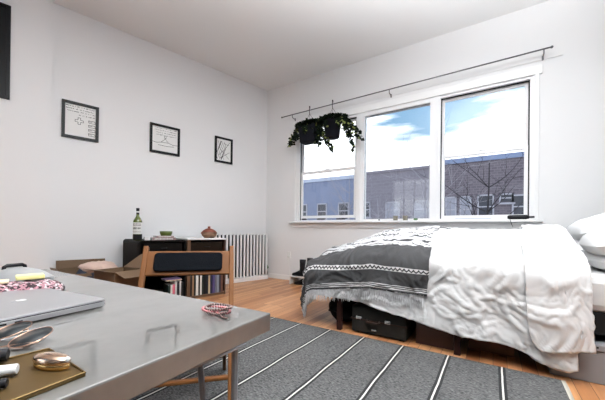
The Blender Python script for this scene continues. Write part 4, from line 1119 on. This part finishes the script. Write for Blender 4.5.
# a bank of white cloud low over the street, soft blue gaps higher up
n1 = k.noise(k.comb(k.m('MULTIPLY', sp.outputs[0], 3.0), k.m('MULTIPLY', sp.outputs[1], 3.0), k.m('MULTIPLY', zc, 9.0)), 1.0, 5)
n2 = k.noise(k.comb(k.m('MULTIPLY', sp.outputs[0], 2.2), k.m('MULTIPLY', sp.outputs[1], 2.2), k.m('ADD', k.m('MULTIPLY', zc, 22.0), 4.0)), 1.0, 4)
gap = k.m('ADD', k.m('MULTIPLY', zc, 3.2), k.m('ADD', k.m('MULTIPLY', sp.outputs[0], .35), k.m('ADD', k.m('MULTIPLY', k.m('SUBTRACT', n1, .5), 1.5), k.m('MULTIPLY', k.m('SUBTRACT', n2, .5), 1.1))))
mr = nt.nodes.new('ShaderNodeMapRange'); mr.interpolation_type = 'SMOOTHSTEP'; nt.links.new(gap, mr.inputs[0])
mr.inputs[1].default_value = .78; mr.inputs[2].default_value = 1.15; mr.inputs[3].default_value = 1.0; mr.inputs[4].default_value = 0.0
blue = k.mix(k.m('MULTIPLY', zc, 2.0), (.42, .68, .86), (.22, .50, .86))
up = k.m('MULTIPLY', k.m('GREATER_THAN', zc, .62), .6)
cl_ = k.mix(k.m('MULTIPLY', k.m('SUBTRACT', n2, .42), 3.0), (1.9, 1.95, 2.05), (4.0, 4.0, 4.05))
col = k.mix(k.m('MAXIMUM', mr.outputs[0], up), blue, cl_)
bg = nt.nodes.new('ShaderNodeBackground'); nt.links.new(col, bg.inputs['Color']); bg.inputs['Strength'].default_value = 1.0
out = nt.nodes.new('ShaderNodeOutputWorld'); nt.links.new(bg.outputs[0], out.inputs[0])

# ------------------------------------------------------------------ lights: portals in the openings and an added, unseen fill lamp
def area(name, loc, rot, sx, sy, e=1, portal=False):
    l = bpy.data.lights.new(name, 'AREA'); l.shape = 'RECTANGLE'; l.size = sx; l.size_y = sy; l.energy = e
    o = bpy.data.objects.new(name, l); COL.objects.link(o); o.location = loc; o.rotation_euler = rot
    if portal: l.cycles.is_portal = True
    return o
area('window_daylight_portal', ((WX0 + WX1) / 2, .14, (WZ0 + WZ1) / 2), (-PI / 2, 0, 0), WX1 - WX0, WZ1 - WZ0, 1, True)
area('fill_window_portal', ((RX0 + RX1) / 2, YR - .14, (RZ0 + RZ1) / 2), (PI / 2, 0, 0), RX1 - RX0, RZ1 - RZ0, 1, True)
m = bpy.data.materials.new('lit_globe'); m.use_nodes = True; bb = m.node_tree.nodes['Principled BSDF']
bb.inputs['Emission Color'].default_value = (1, .97, .93, 1); bb.inputs['Emission Strength'].default_value = 2.0
for lx, ly, e_ in ((2.4, -5.2, 150), (2.9, -3.3, 75)):
    pass
cl = thing('fill_lamp', 'added fill lamp in torchiere form, unseen, behind the viewpoint by the right wall', 'lamp', (4.5, -3.7, 0))  # made-up lamp out of view, throws fill light onto the ceiling
part('base', MB().lathe([(.15, 0), (.15, .015), (.02, .03), (.014, .04)]), M['rodmetal'], cl, smooth=True)
part('pole', MB().tube([(0, 0, .03), (0, 0, 1.58)], .012, 10), M['rodmetal'], cl, smooth=True)
part('lamp_shade', MB().lathe([(.02, 1.56), (.08, 1.57), (.16, 1.63), (.19, 1.70), (.185, 1.70), (.155, 1.64), (.075, 1.585), (.01, 1.58)]), M['white_plastic'], cl, smooth=True)
l = bpy.data.lights.new('fill_lamp_light', 'SPOT'); l.energy = 4600; l.spot_size = 2.5; l.spot_blend = 1.0; l.shadow_soft_size = .12; l.color = (.96, .985, 1)
lo = bpy.data.objects.new('fill_lamp_light', l); COL.objects.link(lo); lo.location = (4.5, -3.7, 1.76); lo.rotation_euler = (PI, 0, 0)

# ------------------------------------------------------------------ camera
yaw, pitch, roll, fpx, sy_ = -.57725, .00455, .01177, 294.548, 28.954
F = Vector((math.sin(yaw) * math.cos(pitch), math.cos(yaw) * math.cos(pitch), math.sin(pitch)))
Rv = Vector((math.cos(yaw), -math.sin(yaw), 0)); U = Rv.cross(F)
R2 = Rv * math.cos(roll) + U * math.sin(roll); U2 = -Rv * math.sin(roll) + U * math.cos(roll)
cd = bpy.data.cameras.new('camera'); cam = bpy.data.objects.new('camera', cd); COL.objects.link(cam)
cam.matrix_world = Matrix((R2, U2, -F)).transposed().to_4x4() if False else Matrix.Translation((3.73733, -4.43065, .92)) @ Matrix((R2, U2, -F)).transposed().to_4x4()
cd.sensor_width = 36; cd.lens = fpx / 605 * 36; cd.shift_y = sy_ / 605; cd.clip_start = .02; cd.clip_end = 300
scene.camera = cam

vs_ = scene.view_settings
vs_.view_transform = 'Standard'; vs_.look = 'None'; vs_.exposure = -0.06; vs_.gamma = 1; vs_.use_curve_mapping = False
scene.cycles.use_denoising = True
scene.cycles.max_bounces = 10; scene.cycles.diffuse_bounces = 6; scene.cycles.transparent_max_bounces = 12
scene.cycles.sample_clamp_indirect = 8; scene.cycles.caustics_reflective = False; scene.cycles.caustics_refractive = False
